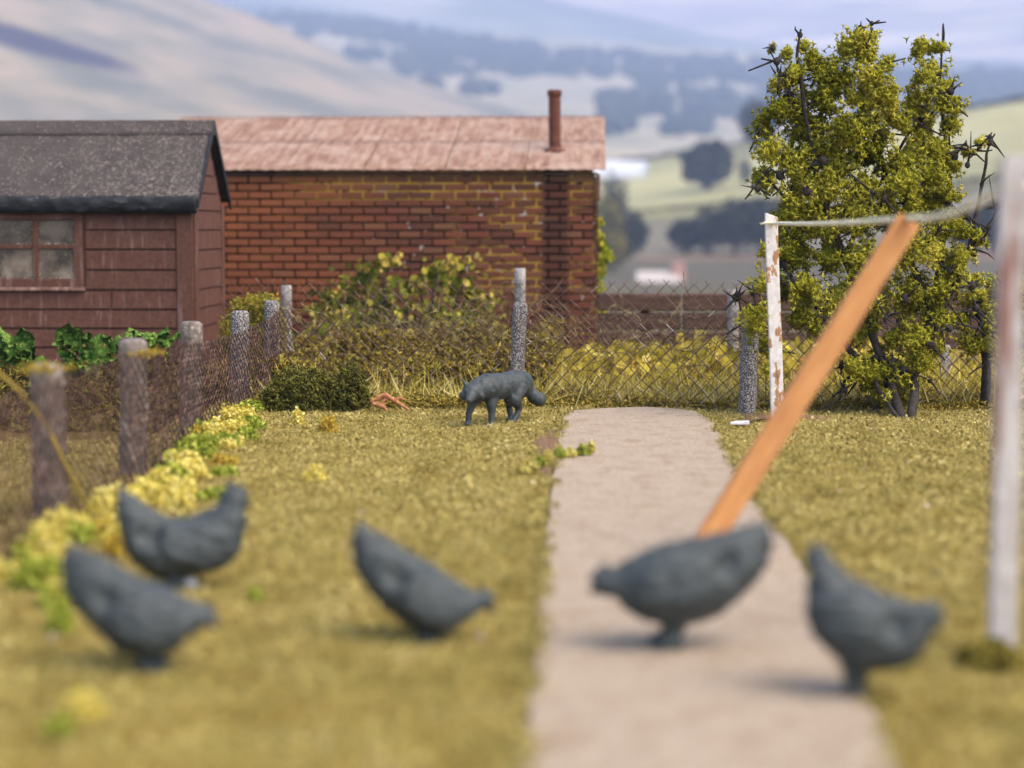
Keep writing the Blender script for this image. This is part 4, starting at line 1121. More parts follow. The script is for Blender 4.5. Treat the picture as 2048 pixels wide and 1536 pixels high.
# drift of moss along the foot of the left fence
drift = {0: [], 1: [], 2: []}
fpath = [(470, 812), (440, 840), (390, 870), (350, 905), (300, 940), (250, 980), (190, 1020), (120, 1070), (40, 1130), (-60, 1210)]
for k in range(92):
    t = random.random(); i = min(int(t * (len(fpath) - 1)), len(fpath) - 2); u = t * (len(fpath) - 1) - i
    x = fpath[i][0] * (1 - u) + fpath[i + 1][0] * u; y = fpath[i][1] * (1 - u) + fpath[i + 1][1] * u
    wd = 50 + 125 * min(1, (y - 800) / 180); off = abs(random.gauss(0, .45)); x += 18 + off * wd; y += off * wd * .22 + random.uniform(-4, 12)
    if y < 812: continue
    p = G(x, y); r = random.uniform(.035, .085) * (1.25 - .5 * min(off, 1))
    kind = random.choices((0, 1, 2), (.52, .34, .14))[0]; n = int(120 + 9000 * r * r * 4)
    drift[kind].append(clump_pts((p.x, p.y, 0.0), r * 1.25, r * 1.1, r * random.uniform(1.0, 1.7), n))
for k, nm, mt in ((0, 'yellow_moss_drift', MAT_FOAM_Y), (1, 'lime_moss_drift', MAT_FOAM_L), (2, 'ochre_moss_drift', MAT_FOAM_O)):
    pp = np.concatenate(drift[k]); pp = np.concatenate([pp, pp + rng.normal(0, .006, pp.shape)]); prop(link(nm, scatter(nm, FLAKE_V, FLAKE_F, pp, rng.uniform(.009, .020, len(pp))), mt), kind='stuff')
# dense dark shrub in the fence corner
def shrub(name, lumps, mat, label, n_per, s_, d, cat='shrub', stem=True):
    """lumps: (px, py, radius px) at axial depth d"""
    base = min(lumps, key=lambda l: -l[1]); b_ = P(base[0], base[1], d)
    t = thing(name, Vector((b_.x, b_.y, 0)), label, cat)
    pts = []
    for (x, y, r_) in lumps:
        c = P(x, y, d + random.uniform(-.12, .12)); r = r_ / FPX * d
        n = int(n_per * (r_ / 30) ** 2) + 20; q = rng.normal(size=(n, 3)); q /= np.linalg.norm(q, axis=1)[:, None]
        lump = np.array([1 + .4 * mnoise.noise(Vector(k) * 2.1 + c * 4) for k in q])
        pts.append(np.array(c)[None] + q * ((rng.random(n) ** .4) * lump)[:, None] * r)
    pts = np.concatenate(pts); pts = pts[pts[:, 2] > -.01]
    o = link('foliage', scatter('foliage', STAR_V, STAR_F, pts, rng.uniform(.7, 1.3, len(pts)) * s_), mat, t)
    if stem:
        mb = MB()
        for (x, y, r_) in lumps[::2]:
            c = P(x, y, d); mb.tube([(b_.x, b_.y, -.02), ((b_.x + c.x) / 2, (b_.y + c.y) / 2 + .02, c.z * .5), c], [.014, .009, .004], 6)
        link('stems', mb.mesh('stems'), MAT_BARK, t)
    return t
shrub('shrub', [(545, 800, 30), (575, 775, 38), (560, 815, 26), (610, 790, 42), (650, 800, 38), (690, 785, 42), (700, 750, 24), (720, 800, 26), (640, 770, 32), (600, 815, 30), (680, 815, 28), (620, 752, 18), (590, 748, 20), (715, 770, 22)],
      MAT_FOAM_D, 'low dense dark green shrub in the corner of the two fences', 430, .020, 12.95)
shrub('shrub', [(465, 660, 30), (485, 640, 36), (515, 630, 42), (540, 648, 36), (530, 612, 30), (480, 612, 20), (500, 680, 40), (545, 680, 32), (460, 690, 30), (545, 602, 17), (505, 600, 14)],
      var_mat('olive_foam', [(0, S(96, 88, 24)), (.5, S(156, 142, 42)), (1, S(202, 186, 84))], .95, .15), 'olive yellow shrub between the shed end and the brick wall', 330, .019, 15.6)
# dark scatter round the foot of the near clothes post
foam_clump('moss_clump', (1978, 1330), 120, 30, var_mat('olive_dark', [(0, S(84, 76, 30)), (.6, S(130, 118, 48)), (1, S(166, 150, 70))], .95), 'dark olive moss clump round the foot of the near clothes post', group='moss clumps on the lawn', dens=1.6, star_s=.017)
# upright moss tufts clinging to the netting
for i, (x, y, w_, h_) in enumerate(((160, 985, 26, 54), (92, 735, 120, 20), (285, 705, 90, 16))):
    q = V(x, y, fence.location.y if i else LP[0][1] * 0 + G(98, 1035).y)
    yv = (G(150, 1000).y, G(98, 1035).y - .1, G(268, 952).y - .05)[i]
    c = V(x, y, yv); pm = FPX / yv; n = 200
    d = rng.normal(size=(n, 3)) * np.array((w_ / pm * .22, w_ / pm * .3, h_ / pm * .25))
    o = link('moss_tuft', scatter('moss_tuft', STAR_V, STAR_F, np.array(c)[None] + d, rng.uniform(.008, .015, n)), (MAT_FOAM_Y, MAT_FOAM_O, MAT_FOAM_O)[i], fence); o['kind'] = 'stuff'

# ================================================================== PLANTS BY THE SHED
def kale_me(seed):
    r_ = random.Random(seed); v = []; f = []; nu, nv = 6, 8
    for i in range(nv + 1):
        t = i / nv; w_ = .5 * math.sin(math.pi * min(1, t * .86 + .1)) ** .8
        for j in range(nu + 1):
            u = j / nu * 2 - 1
            cr_ = .10 * math.sin(t * 19 + seed) * abs(u) ** 1.5 + .07 * r_.uniform(-1, 1) * abs(u)
            v.append((u * w_ * (1 + .12 * math.sin(t * 23 + seed)), t + .0, .35 * math.sin(t * 2.3) * .6 - .16 * u * u + cr_))
    for i in range(nv):
        for j in range(nu): o = i * (nu + 1) + j; f.append((o, o + 1, o + nu + 2, o + nu + 1))
    me = np_mesh('leaf', v, f, smooth=True); me.materials.append(MAT_KALE); return me
KALE = [kale_me(k) for k in range(4)]
for (cx_, cy_, w_, h_, n, lab) in ((25, 700, 110, 92, 34, 'crinkly dark green vegetable plant at the left edge below the shed window'),
                                   (175, 700, 140, 88, 40, 'broad green leafy vegetable plant with orange specks under the shed window'),
                                   (305, 672, 110, 50, 34, 'low green leafy plant by the shed corner behind the fence posts')):
    d = 14.6; c = P(cx_, cy_ + 8, d); k = d / FPX
    t = thing('vegetable_plant', Vector((c.x, c.y, 0)), lab, 'vegetable plant', 'vegetable plants along the shed')
    bz = max(.05, c.z - .05)
    for i in range(n):
        a_ = 2 * math.pi * i / n + random.uniform(-.3, .3); el = random.uniform(.15, 1.25)
        L = random.uniform(.5, 1.0) * w_ * k * .42 * (1.0 if el < .7 else h_ / w_ * 1.5)
        o = link('leaf', random.choice(KALE), None, t, local=True)
        o.location = (random.uniform(-.38, .38) * w_ * k, random.uniform(-.14, .06), bz + random.uniform(-.45, .38) * h_ * k)
        o.scale = (L * .9, L, L); o.rotation_euler = (el, random.uniform(-.4, .4), a_)
    p0 = [(random.uniform(-.2, .2) * w_ * k, random.uniform(-.08, .08), .0) for _ in range(9)]; p1 = [(q[0] * 1.4, q[1] * 1.4, bz + random.uniform(.05, h_ * k * .5)) for q in p0]
    prop(link('stalk', segs('stalk', p0, p1, .008, .004, 5), MAT_KALE, t, local=True), kind='stuff')
    if n == 40:
        sp = [(random.uniform(-.2, .25), -.22 + random.uniform(-.05, .05), bz + random.uniform(-.02, .14)) for _ in range(14)]
        prop(link('flower_specks', scatter('flower_specks', STAR_V, STAR_F, sp, rng.uniform(.012, .022, 14)), MAT_ROOT, t, local=True), kind='stuff')
# brown scrub and dead stalks in the plot beyond the net
N = 26000
x = FX - .2 - np.abs(rng.normal(0, 1.5, N)); y = rng.uniform(11.2, 15.6, N); hh = np.array([max(0, .20 + .22 * mnoise.fractal(Vector((a_, b_, 2)) * 1.5, 1, 2, 3)) for a_, b_ in zip(x, y)]) * np.clip((y - 11.0) / 1.2, .1, 1) * np.clip((15.8 - y) / 3, .35, 1)
z = rng.random(N) * hh
prop(link('scrub', scatter('scrub', STAR_V, STAR_F, np.stack([x, y, z], 1), rng.uniform(.02, .05, N)), MAT_SCRUB), kind='stuff')
# yellow stalk leaning in the near left corner
a_, b_ = P(-20, 728, 7.9), P(92, 850, 7.9); mb = MB(); mid = a_.lerp(b_, .5) + Vector((.0, .02, .012)); g_ = b_ + (b_ - a_) * .9; 
mb.tube([a_, mid, b_, b_.lerp(Vector((g_.x, g_.y, .0)), .95)], [.006, .008, .008, .006], 8)
prop(link('dead_stalk', mb.mesh('dead_stalk', True), MAT_FOAM_O if False else MAT_STRING), 'yellowish dead stalk slanting behind the nearest netting at far left', 'stalk')
bpy.data.objects['dead_stalk'].data.materials[0] = var_mat('dry_stalk', [(0, S(150, 128, 58)), (1, S(150, 128, 58))])

# ================================================================== ROUGH GRASS, WEEDS, BRAMBLES
def blades(name, X, Y, L, mat, tilt, z=0.0, wk=1.0):
    tv_ = BLADE_V * np.array((wk, 1, 1)); return prop(link(name, scatter(name, tv_, BLADE_F, np.stack([X, Y, np.full(len(X), z)], 1), L, None, True, tilt), mat), kind='stuff')
n = 6000; X = rng.uniform(-2.35, 3.4, n); Y = 13.3 + np.abs(rng.normal(0, .5, n)) - .12 * np.minimum(1, np.abs(X)); k = (Y > 12.9)
blades('rough_grass', X[k], Y[k], rng.uniform(.07, .22, k.sum()), MAT_STRAW, .95, .01, wk=.8)
n = 7500; X = rng.uniform(-2.4, 3.6, n); Y = rng.uniform(13.6, 16.6, n); k = (X > -.5) | (rng.random(n) < .6)
blades('long_grass', X[k], Y[k], rng.uniform(.08, .30, k.sum()), MAT_YLEAF, 1.0, .03, wk=.6)
n = 420; X = rng.uniform(-1.9, 3.2, n); Y = rng.uniform(13.0, 13.6, n)
blades('straw_stalks', X, Y, rng.uniform(.14, .32, n), MAT_STRAW, .85, .02, wk=.6)
# low mossy growth at the edge of the lawn under the fence
n = 16000; X = rng.uniform(-2.35, 3.5, n); Y = 13.0 + rng.random(n) ** 1.5 * 1.7; Z = rng.random(n) * np.array([max(.01, .05 + .09 * mnoise.fractal(Vector((a_ * 2.2, b_ * 2.2, 9)), 1, 2, 3)) for a_, b_ in zip(X, Y)])
prop(link('weeds', scatter('weeds', STAR_V, STAR_F, np.stack([X, Y, Z], 1), rng.uniform(.012, .030, n)), var_mat('weed_foam', [(0, S(84, 76, 26)), (.4, S(134, 118, 44)), (.75, S(176, 152, 62)), (1, S(196, 170, 86))], .95, .1)), kind='stuff')
# brown dead growth under the brambles, in front of the wall
n = 22000; X = rng.uniform(-2.5, -.3, n); Y = rng.uniform(13.9, 18.6, n); Z = rng.random(n) ** .8 * np.array([max(.05, (.30 + .22 * mnoise.noise(Vector((a_ * 2.4, b_, 3)))) * (.55 + .45 * min(1, (b_ - 13.7) / 2))) for a_, b_ in zip(X, Y)])
prop(link('dead_growth', scatter('dead_growth', STAR_V, STAR_F, np.stack([X, Y, Z], 1), rng.uniform(.02, .05, n)), var_mat('dead_foam', [(0, S(62, 48, 24)), (.35, S(108, 88, 36)), (.65, S(162, 138, 52)), (.85, S(150, 146, 50)), (1, S(214, 188, 96))], .95, .2)), kind='stuff')
# tangled twigs
p0, p1 = [], []
for _ in range(420):
    p = Vector((random.uniform(-2.4, 1.4), random.uniform(14.0, 17.8), random.uniform(.1, .62))); d = Vector((random.gauss(0, 1), random.gauss(0, .5), random.gauss(0, .5))).normalized()
    if p.x > -.4: p.z *= .7
    L = random.uniform(.15, .5)
    for s_ in range(5):
        d = (d + Vector((random.gauss(0, .35), random.gauss(0, .3), random.gauss(0, .35)))).normalized(); q = p + d * L / 5; p0.append(p); p1.append(q); p = q
prop(link('twigs', segs('twigs', p0, p1, .0042, .0030), var_mat('twig_bark', [(0, S(74, 56, 40)), (.8, S(120, 100, 70)), (1, S(170, 156, 110))])), kind='stuff')
# bramble bush against the wall: leaves in a lobed mound
br = thing('bramble_bush', V(800, 690, 18.3), 'green and yellow leafy bramble bush growing against the brick wall', 'bush')
lob = [(660, 600, 40), (640, 640, 36), (700, 590, 44), (740, 560, 44), (765, 525, 24), (790, 520, 14), (735, 535, 12), (760, 600, 56), (820, 580, 50), (860, 550, 36), (880, 530, 24), (912, 520, 24), (940, 528, 16), (900, 570, 46), (940, 590, 44), (975, 600, 26), (720, 650, 52), (800, 650, 60), (880, 640, 56), (950, 650, 44), (660, 680, 44), (760, 700, 60), (860, 700, 60), (620, 620, 16), (690, 560, 14)]
pts = []; vr = []
for (x, y, r_) in lob:
    c = V(x, y, 18.2 + random.uniform(-.25, .25)); r = r_ / FPX * 18.2; n = int(r_ * r_ * .050) + 6
    q = rng.normal(size=(n, 3)); q /= np.linalg.norm(q, axis=1)[:, None]; q = np.array(c)[None] + q * np.minimum(np.abs(rng.normal(0, .6, n)), 1.5)[:, None] * r * np.array((1, 1.3, 1)); pts.append(q)
    vr.append(np.clip(rng.beta(1.3, 1.6, n) * (.72 if y > 600 else 1.0) + (.28 if r_ < 30 else 0), 0, 1))
n = 520; low = np.stack([rng.uniform(V(600, 700, 17).x, V(1010, 700, 17).x, n), rng.uniform(16.0, 18.2, n), rng.random(n) * .48 + .06], 1); pts.append(low); vr.append(rng.beta(1.4, 1.4, n))
pts = np.concatenate(pts); vr = np.concatenate(vr)
link('foliage', scatter('foliage', LEAF_V, LEAF_F, pts, rng.uniform(.032, .078, len(pts)), vr), MAT_BRAMBLE, br)
mb = MB()
for (x, y, r_) in lob[::2]:
    c = V(x, y, 18.2); mb.tube([(br.location.x + (c.x - br.location.x) * .4, 18.2, -.02), (br.location.x + (c.x - br.location.x) * .8, 18.1, c.z * .55), c], [.02, .014, .006], 6)
link('stems', mb.mesh('stems'), MAT_BARK, br)
# broad yellow leaves behind the fence, right of the building
n = 1700; X = rng.uniform(-.5, 2.4, n); Y = rng.uniform(15.0, 17.0, n)
Z = np.array([max(.03, (.22 + .14 * mnoise.noise(Vector((a_ * 2.6, b_ * 1.2, 6)))) * (.55 + .45 * min(1, max(0, a_ + .4)))) for a_, b_ in zip(X, Y)]) * rng.random(n) ** .6
prop(link('yellow_weeds', scatter('yellow_weeds', LEAF_V, LEAF_F, np.stack([X, Y, Z], 1), rng.uniform(.06, .12, n)), MAT_YLEAF), kind='stuff')
# ivy on the building's corner
iv = thing('ivy', Vector((x_r + .03, BY + .2, 0)), 'yellow green ivy climbing the right corner of the brick building', 'ivy')
pts = []
for (x, y, r_) in ((1197, 445, 9), (1196, 470, 12), (1199, 490, 13), (1212, 505, 13), (1215, 515, 11), (1196, 520, 14), (1200, 545, 14), (1198, 575, 15), (1202, 600, 16), (1200, 630, 18), (1206, 660, 20), (1200, 690, 22)):
    c = V(x, y, BY + .12); r = r_ / FPX * BY; n = 46; q = rng.normal(size=(n, 3)); q /= np.linalg.norm(q, axis=1)[:, None]; pts.append(np.array(c)[None] + q * (rng.random(n) ** .4)[:, None] * r)
pts = np.concatenate(pts); link('foliage', scatter('foliage', LEAF_V, LEAF_F, pts, rng.uniform(.035, .065, len(pts))), MAT_IVY, iv)
mb = MB(); mb.tube([(x_r + .03, BY + .15, -.02), (x_r + .035, BY + .14, .6), (x_r + .03, BY + .13, 1.2)], [.016, .012, .006], 6); link('stem', mb.mesh('stem'), MAT_BARK, iv)

# ================================================================== BIG BUSH
def bush(name, foot, label, stems, clumps, nstar, d, knobs, tw):
    b_ = G(*foot); t = thing(name, b_, label, 'bush')
    dep = {}
    mb = MB(); ends = []
    for st, (r0, r1) in stems:
        pts = []; off = random.uniform(-.22, .22)
        for i, (x, y) in enumerate(st):
            k = i / (len(st) - 1); dd = d + off * k
            p = P(x, y, dd); pts.append(p)
        if st[0][1] > 800: pts[0] = Vector((pts[0].x, b_.y, -.03))
        fine = []
        for a_, c_ in zip(pts, pts[1:]):
            for s_ in range(5): q = a_.lerp(c_, s_ / 5); fine.append(q + mnoise.noise_vector(q * 6) * .018)
        fine.append(pts[-1]); n_ = len(fine)
        mb.tube(fine, [(r0 + (r1 - r0) * i / (n_ - 1)) * (1 + .25 * mnoise.noise(Vector((i * .8, r0 * 99, 3)))) for i in range(n_)], 7)
        ends.append(fine)
    link('trunk', mb.mesh('trunk', True), MAT_BARK, t)
    # knobbly seed heads with thorns, on short twigs
    mk = MB()
    for i in range(knobs):
        if random.random() < .35: fine = random.choice(ends); c = random.choice(fine[len(fine) // 3:]) + Vector((random.gauss(0, .03), random.gauss(0, .05), random.gauss(0, .03)))
        else:
            x, y, r_ = random.choice([q_ for q_ in clumps if q_[2] >= 20]); c = P(x + random.uniform(-.8, .8) * r_, y + random.uniform(-.8, .8) * r_, d + random.uniform(-.36, .1))
        r = random.uniform(.013, .029); ax_ = Vector((random.gauss(0, 1), random.gauss(0, .6), random.gauss(.3, 1))).normalized()
        mk.ball(c, (r, r * .9, r * 1.15), 8, 6)
        mk.tube([c - ax_ * random.uniform(.08, .22), c - ax_ * .02], [.005, .008], 5)
        for s_ in range(random.choice((1, 2, 3))):
            th = (ax_ + Vector((random.gauss(0, .7), random.gauss(0, .5), random.gauss(0, .7)))).normalized()
            mk.tube([c + th * r * .6, c + th * (r + .02), c + th * (r + random.uniform(.03, .09))], [r * .45, .006, .0012], 5)
    for (x, y, x2, y2) in tw:
        a_, c_ = P(x, y, d - .1), P(x2, y2, d - .15); mk.tube([a_, a_.lerp(c_, .5) + mnoise.noise_vector(a_ * 5) * .02, c_], [.008, .006, .002], 6)
        if random.random() < .5: mk.ball(a_, (.018, .017, .022), 8, 6)
    prop(link('twigs', mk.mesh('twigs', True), MAT_BARK, t), kind='stuff')
    tot = sum(r_ * r_ for _, _, r_ in clumps); pts = []; vr = []
    for (x, y, r_) in clumps:                             # torn foam: porous, stringy, nowhere a ball
        n = int(nstar * 2.2 * r_ * r_ / tot) + 20
        c = P(x, y, d + random.uniform(-.15, .15) - (.32 if x < 1545 and y > 480 else 0)); rs = r_ * 1.12 / FPX * d
        q = rng.normal(size=(n, 3)); q /= np.linalg.norm(q, axis=1)[:, None]
        q = np.array(c)[None] + q * np.minimum(np.abs(rng.normal(0, .52, n)), 1.35)[:, None] * np.array((rs, max(rs, .16) * 1.4, rs))
        a_ = np.array([mnoise.noise(Vector(k) * 8) for k in q]); b_n = np.array([mnoise.noise(Vector(k) * 4.2 + Vector((7, 1, 3))) for k in q])
        keep = a_ + .6 * b_n > -.01
        q = q[keep]; v0 = random.gauss(.5, .1)
        pts.append(q); vr.append(np.clip(rng.normal(v0, .14, len(q)) + .25 * b_n[keep], 0, 1))
    pts = np.concatenate(pts); vr = np.concatenate(vr); k = pts[:, 2] > .02
    link('crown', scatter('crown', STAR_V, STAR_F, pts[k], rng.uniform(.019, .037, k.sum()), vr[k]), MAT_CROWN, t)
    return t
CL = [(1610, 92, 14), (1545, 96, 9), (1575, 105, 12), (1715, 78, 26), (1690, 100, 26), (1740, 72, 14), (1625, 118, 20), (1650, 140, 30), (1730, 108, 24), (1590, 150, 24), (1556, 168, 16), (1680, 165, 38), (1740, 158, 34), (1778, 130, 20), (1845, 100, 26), (1880, 95, 14), (1872, 130, 22), (1850, 170, 34), (1893, 170, 22), (1840, 212, 34), (1902, 212, 26), (1780, 200, 34), (1720, 208, 42), (1650, 200, 36), (1592, 198, 32), (1555, 225, 28), (1528, 250, 26), (1618, 255, 44), (1700, 262, 44), (1780, 258, 40), (1850, 258, 38), (1905, 246, 20), (1536, 300, 28), (1590, 312, 42), (1660, 322, 46), (1740, 312, 46), (1815, 312, 40), (1872, 300, 26),
      (1530, 362, 28), (1580, 372, 42), (1650, 380, 48), (1730, 372, 48), (1800, 370, 46), (1866, 350, 32), (1580, 430, 40), (1650, 440, 48), (1725, 430, 46), (1800, 430, 50), (1866, 410, 38), (1890, 452, 28), (1590, 500, 38), (1650, 512, 40), (1730, 520, 42), (1800, 500, 48), (1862, 500, 38), (1915, 520, 28), (1955, 480, 14), (1535, 505, 18), (1524, 568, 24), (1560, 582, 30), (1605, 580, 40), (1505, 650, 22), (1532, 692, 28), (1512, 628, 22), (1600, 630, 26), (1680, 600, 40), (1740, 600, 46), (1820, 590, 46), (1885, 585, 36), (1705, 680, 34), (1770, 668, 40), (1832, 675, 30), (1745, 735, 26), (1790, 745, 30), (1770, 788, 16), (1855, 640, 22), (1955, 285, 12), (1935, 305, 10), (1540, 735, 12), (1660, 715, 24), (1700, 738, 26), (1745, 755, 30), (1800, 760, 30), (1840, 720, 28), (1775, 795, 22), (1812, 792, 18), (1872, 690, 26), (1880, 640, 28), (1906, 330, 18), (1902, 400, 22), (1930, 465, 16), (1640, 655, 26), (1905, 560, 26)]
ST = [([(1786, 846), (1782, 760), (1738, 650), (1690, 520), (1640, 380), (1610, 230), (1592, 115), (1602, 58)], (.034, .007)),
      ([(1800, 846), (1832, 740), (1862, 640), (1880, 520), (1898, 400), (1892, 290), (1880, 190), (1886, 48)], (.034, .005)),
      ([(1782, 790), (1700, 700), (1620, 600), (1560, 520), (1530, 430)], (.024, .008)),
      ([(1832, 740), (1898, 600), (1938, 500), (1958, 400), (1972, 310), (1990, 268)], (.022, .006)),
      ([(1640, 380), (1570, 395), (1520, 340)], (.016, .006)),
      ([(1862, 640), (1800, 460), (1760, 310), (1720, 180), (1722, 48)], (.024, .004)),
      ([(1690, 520), (1740, 400), (1800, 300), (1850, 200)], (.018, .006)),
      ([(1782, 840), (1735, 740), (1690, 760), (1678, 800)], (.016, .010)),
      ([(1898, 400), (1940, 440), (1975, 500)], (.014, .005)), ([(1892, 290), (1935, 300), (1985, 300)], (.014, .005)),
      ([(1610, 230), (1560, 150), (1538, 98)], (.011, .004)), ([(1938, 500), (1985, 440), (1995, 400)], (.012, .004)), ([(1560, 600), (1500, 610), (1470, 585)], (.010, .003))]
TW = [(1690, 780, 1640, 830), (1735, 790, 1765, 838), (1860, 760, 1880, 790), (1600, 70, 1590, 52), (1886, 95, 1887, 46), (1935, 330, 1942, 262), (1560, 160, 1540, 130), (1545, 95, 1525, 97), (1725, 62, 1722, 42), (1960, 370, 1990, 345), (1965, 480, 1990, 440), (1990, 420, 1978, 350), (1520, 590, 1475, 560), (1480, 600, 1445, 580), (1880, 640, 1890, 700), (1955, 500, 1990, 520)]
random.seed(21)
bush('bush', (1795, 838), 'tall thorny bush with mossy yellow green leaves behind the clothes line', ST, CL, 62000, 12.8, 95, TW)
bush('bush', (1975, 818), 'smaller thorny bush half hidden behind the near clothes post', [([(1975, 822), (1973, 740), (1965, 660), (1950, 590)], (.04, .012)), ([(1973, 740), (1990, 670), (2010, 600)], (.022, .008))],
     [(1955, 600, 26), (1935, 640, 30), (1965, 650, 36), (1940, 690, 28), (1985, 690, 26), (2000, 620, 36), (1990, 570, 26), (2030, 650, 36), (2040, 590, 30), (1950, 560, 20)], 4200, 13.0, 16, [(1968, 730, 1935, 750)])

# ================================================================== SMALL THINGS ON THE GROUND
c = G(1478, 853); mb = MB(); mb.add([(-.055, -.02, 0), (.06, -.022, 0), (.06, .03, 0), (-.02, .035, 0), (-.055, -.02, .016), (.06, -.022, .022), (.06, .03, .022), (-.02, .035, .018)], [(3, 2, 1, 0), (4, 5, 6, 7), (0, 1, 5, 4), (1, 2, 6, 5), (2, 3, 7, 6), (3, 0, 4, 7)])
o = link('plastic_chip', bevelled(mb.mesh('plastic_chip'), .003), MAT_WHITE, local=True); o.location = (c.x, c.y, .012); prop(o, 'flat white plastic chip on the grass right of the path end', 'chip')
c = G(378, 1180); mb = MB(); mb.ball((0, 0, .018), (.03, .024, .022), 10, 8); me = mb.mesh('pebble', True)
for v_ in me.vertices: v_.co *= 1 + .25 * mnoise.noise(v_.co * 50)
o = link('pebble', me, MAT_WHITE, local=True); o.location = c; prop(o, 'small whitish pebble at the feet of the upright hen', 'pebble')
c = G(775, 812); d0 = 12.9
mb = MB()
for pl_, rr in (([(742, 803), (758, 795), (770, 790), (782, 797), (800, 808), (818, 822)], (.012, .017, .018, .017, .013, .008)), ([(748, 808), (765, 812), (772, 822)], (.015, .016, .012)), ([(782, 800), (800, 796), (812, 800)], (.010, .009, .005)), ([(760, 812), (770, 800)], (.014, .012))):
    q = [P(x, y, d0) for x, y in pl_]
    for k in q: k.z = max(k.z, .012)
    mb.tube(q, list(rr), 8)
    for k, r_ in zip(q, rr): mb.ball(k, r_ * 1.02, 8, 6)
o = link('twisted_root', fuse(mb.mesh('twisted_root'), .005, 2, .004, 40), MAT_ROOT); prop(o, 'orange twisted root lying by the dark green shrub', 'root')
# pale straws dropped across the moss drift
for i, (x0, y0, x1, y1, lab) in enumerate(((408, 862, 440, 832, 'short pale straw leaning on the moss by the fourth fence post'), (338, 925, 368, 906, 'short pale straw lying on the moss by the second fence post'))):
    a_, b_ = G(x0, y0, .03), G(x1, y1, .07); mb = MB(); mb.tube([a_, b_], [.006, .004], 6); prop(link('straw', mb.mesh('straw'), MAT_STRING), lab, 'straw')
# crumbs on lawn
n = 70; a_ = rng.uniform(-.25, .25, n); D_ = rng.uniform(5.5, 12.8, n); X = D_ * np.tan(a_ - YAW); 
kp = ~in_poly(X, D_, ring)
prop(link('crumbs', scatter('crumbs', FLAKE_V, FLAKE_F, np.stack([X, D_, np.full(n, .024)], 1)[kp], rng.uniform(.008, .018, kp.sum())), MAT_LINT), kind='stuff')

# ================================================================== COUNTRYSIDE
MAT_TREE = var_mat('far_tree_leaves', [(0, S(26, 30, 20)), (.6, S(48, 50, 32)), (1, S(74, 72, 44))], .95)
MAT_TREE_Y = var_mat('far_tree_gold', [(0, S(70, 66, 30)), (.6, S(118, 108, 50)), (1, S(150, 136, 66))], .95)
def ground_z(p):
    dist = Vector((p.x, p.y, 0)).length; a = 1024 + FPX * math.tan(math.atan2(p.x, p.y) + YAW)
    return country_h(a, dist)
def far_tree(a, d, top, wpx, label, mat=MAT_TREE, tall=False, name='far_tree', n=900, group='trees in the fields'):
    p = fan(a, d); gz_ = ground_z(p) - .3; zt_ = hz(top, d); h = zt_ - gz_; r = wpx / FPX * d / 2
    t = thing(name, Vector((p.x, p.y, gz_)), label, 'tree', group)
    mb = MB(); mb.tube([(0, 0, -.5), (0, 0, h * .3), (r * .1, 0, h * .6)], [r * .14, r * .1, r * .05], 8)
    for k in range(4): mb.tube([(0, 0, h * .28), (r * .5 * math.cos(k * 1.6), r * .5 * math.sin(k * 1.6), h * .6)], [r * .06, r * .03], 6)
    link('trunk', mb.mesh('trunk'), MAT_BARK, t, local=True)
    q = rng.normal(size=(n, 3)); q /= np.linalg.norm(q, axis=1)[:, None]
    lump = np.array([1 + .32 * mnoise.noise(Vector(k) * 2.4 + p * .3) for k in q])
    cz = h * .58; pts = q * ((rng.random(n) ** .35) * lump)[:, None] * np.array((r, r, h * .44)) + np.array((0, 0, cz))
    link('crown', scatter('crown', LEAF_V, LEAF_F, pts, r * rng.uniform(.12, .26, n)), mat, t, local=True)
    return t
far_tree(1415, 470, 284, 104, 'round dark tree alone in the pale field right of the flue', n=1300)
far_tree(1488, 470, 318, 34, 'small dark tree at the left edge of the big bush in the pale field', n=500)
far_tree(1515, 540, 208, 80, 'grey tree on the skyline behind the top left of the big bush', n=900)
far_tree(1228, 300, 352, 64, 'tall dark tree just right of the brick building eave', n=900)
far_tree(1262, 295, 428, 76, 'dark leaning tree beside the golden one past the building corner', n=900)
far_tree(1208, 262, 392, 80, 'golden olive tree rising behind the ivy on the building corner', MAT_TREE_Y, n=1000)
far_tree(1225, 240, 470, 70, 'pale olive tree low behind the ivy clad corner', MAT_TREE_Y, n=800)
for a, d, top, wpx, lab in ((1372, 308, 440, 74, 'dark tree at the left end of the hedge clump in the middle field'), (1420, 306, 416, 86, 'second dark tree of the clump in the middle field'), (1470, 305, 400, 90, 'tallest dark tree of the clump by the far clothes post'),
                            (1520, 306, 396, 90, 'dark tree of the clump directly behind the far clothes post'), (1575, 308, 396, 90, 'dark tree glimpsed through the left side of the big bush'), (1940, 310, 420, 96, 'dark tree seen through the bare twigs at the right of the bush'), (1990, 312, 400, 90, 'dark tree behind the near clothes post')):
    far_tree(a, d, top, wpx, lab, n=800)
# long hedge on the crest of the pale field
def hedge_mesh(name, a0, a1, d, hpx, n, zoff=0):
    pts = []
    for _ in range(n):
        a = random.uniform(a0, a1); p = fan(a, d + random.uniform(-2, 2)); hh_ = hpx / FPX * d * (1 + .5 * mnoise.noise(Vector((a * .03, 1, 2)))); pts.append((p.x, p.y, ground_z(p) + random.random() * hh_))
    return scatter(name, LEAF_V, LEAF_F, pts, rng.uniform(.6, 1.5, n) * d / 500)
o = link('field_hedge', hedge_mesh('field_hedge', 1150, 2150, 566, 7, 1500), MAT_TREE); prop(o, 'dark hedge line along the crest of the pale field', 'hedge', kind='stuff')
o = link('field_hedge', hedge_mesh('field_hedge', 1150, 2150, 425, 5, 1400), MAT_TREE_Y); prop(o, 'low hedge between the pale field and the grey field', 'hedge', kind='stuff')
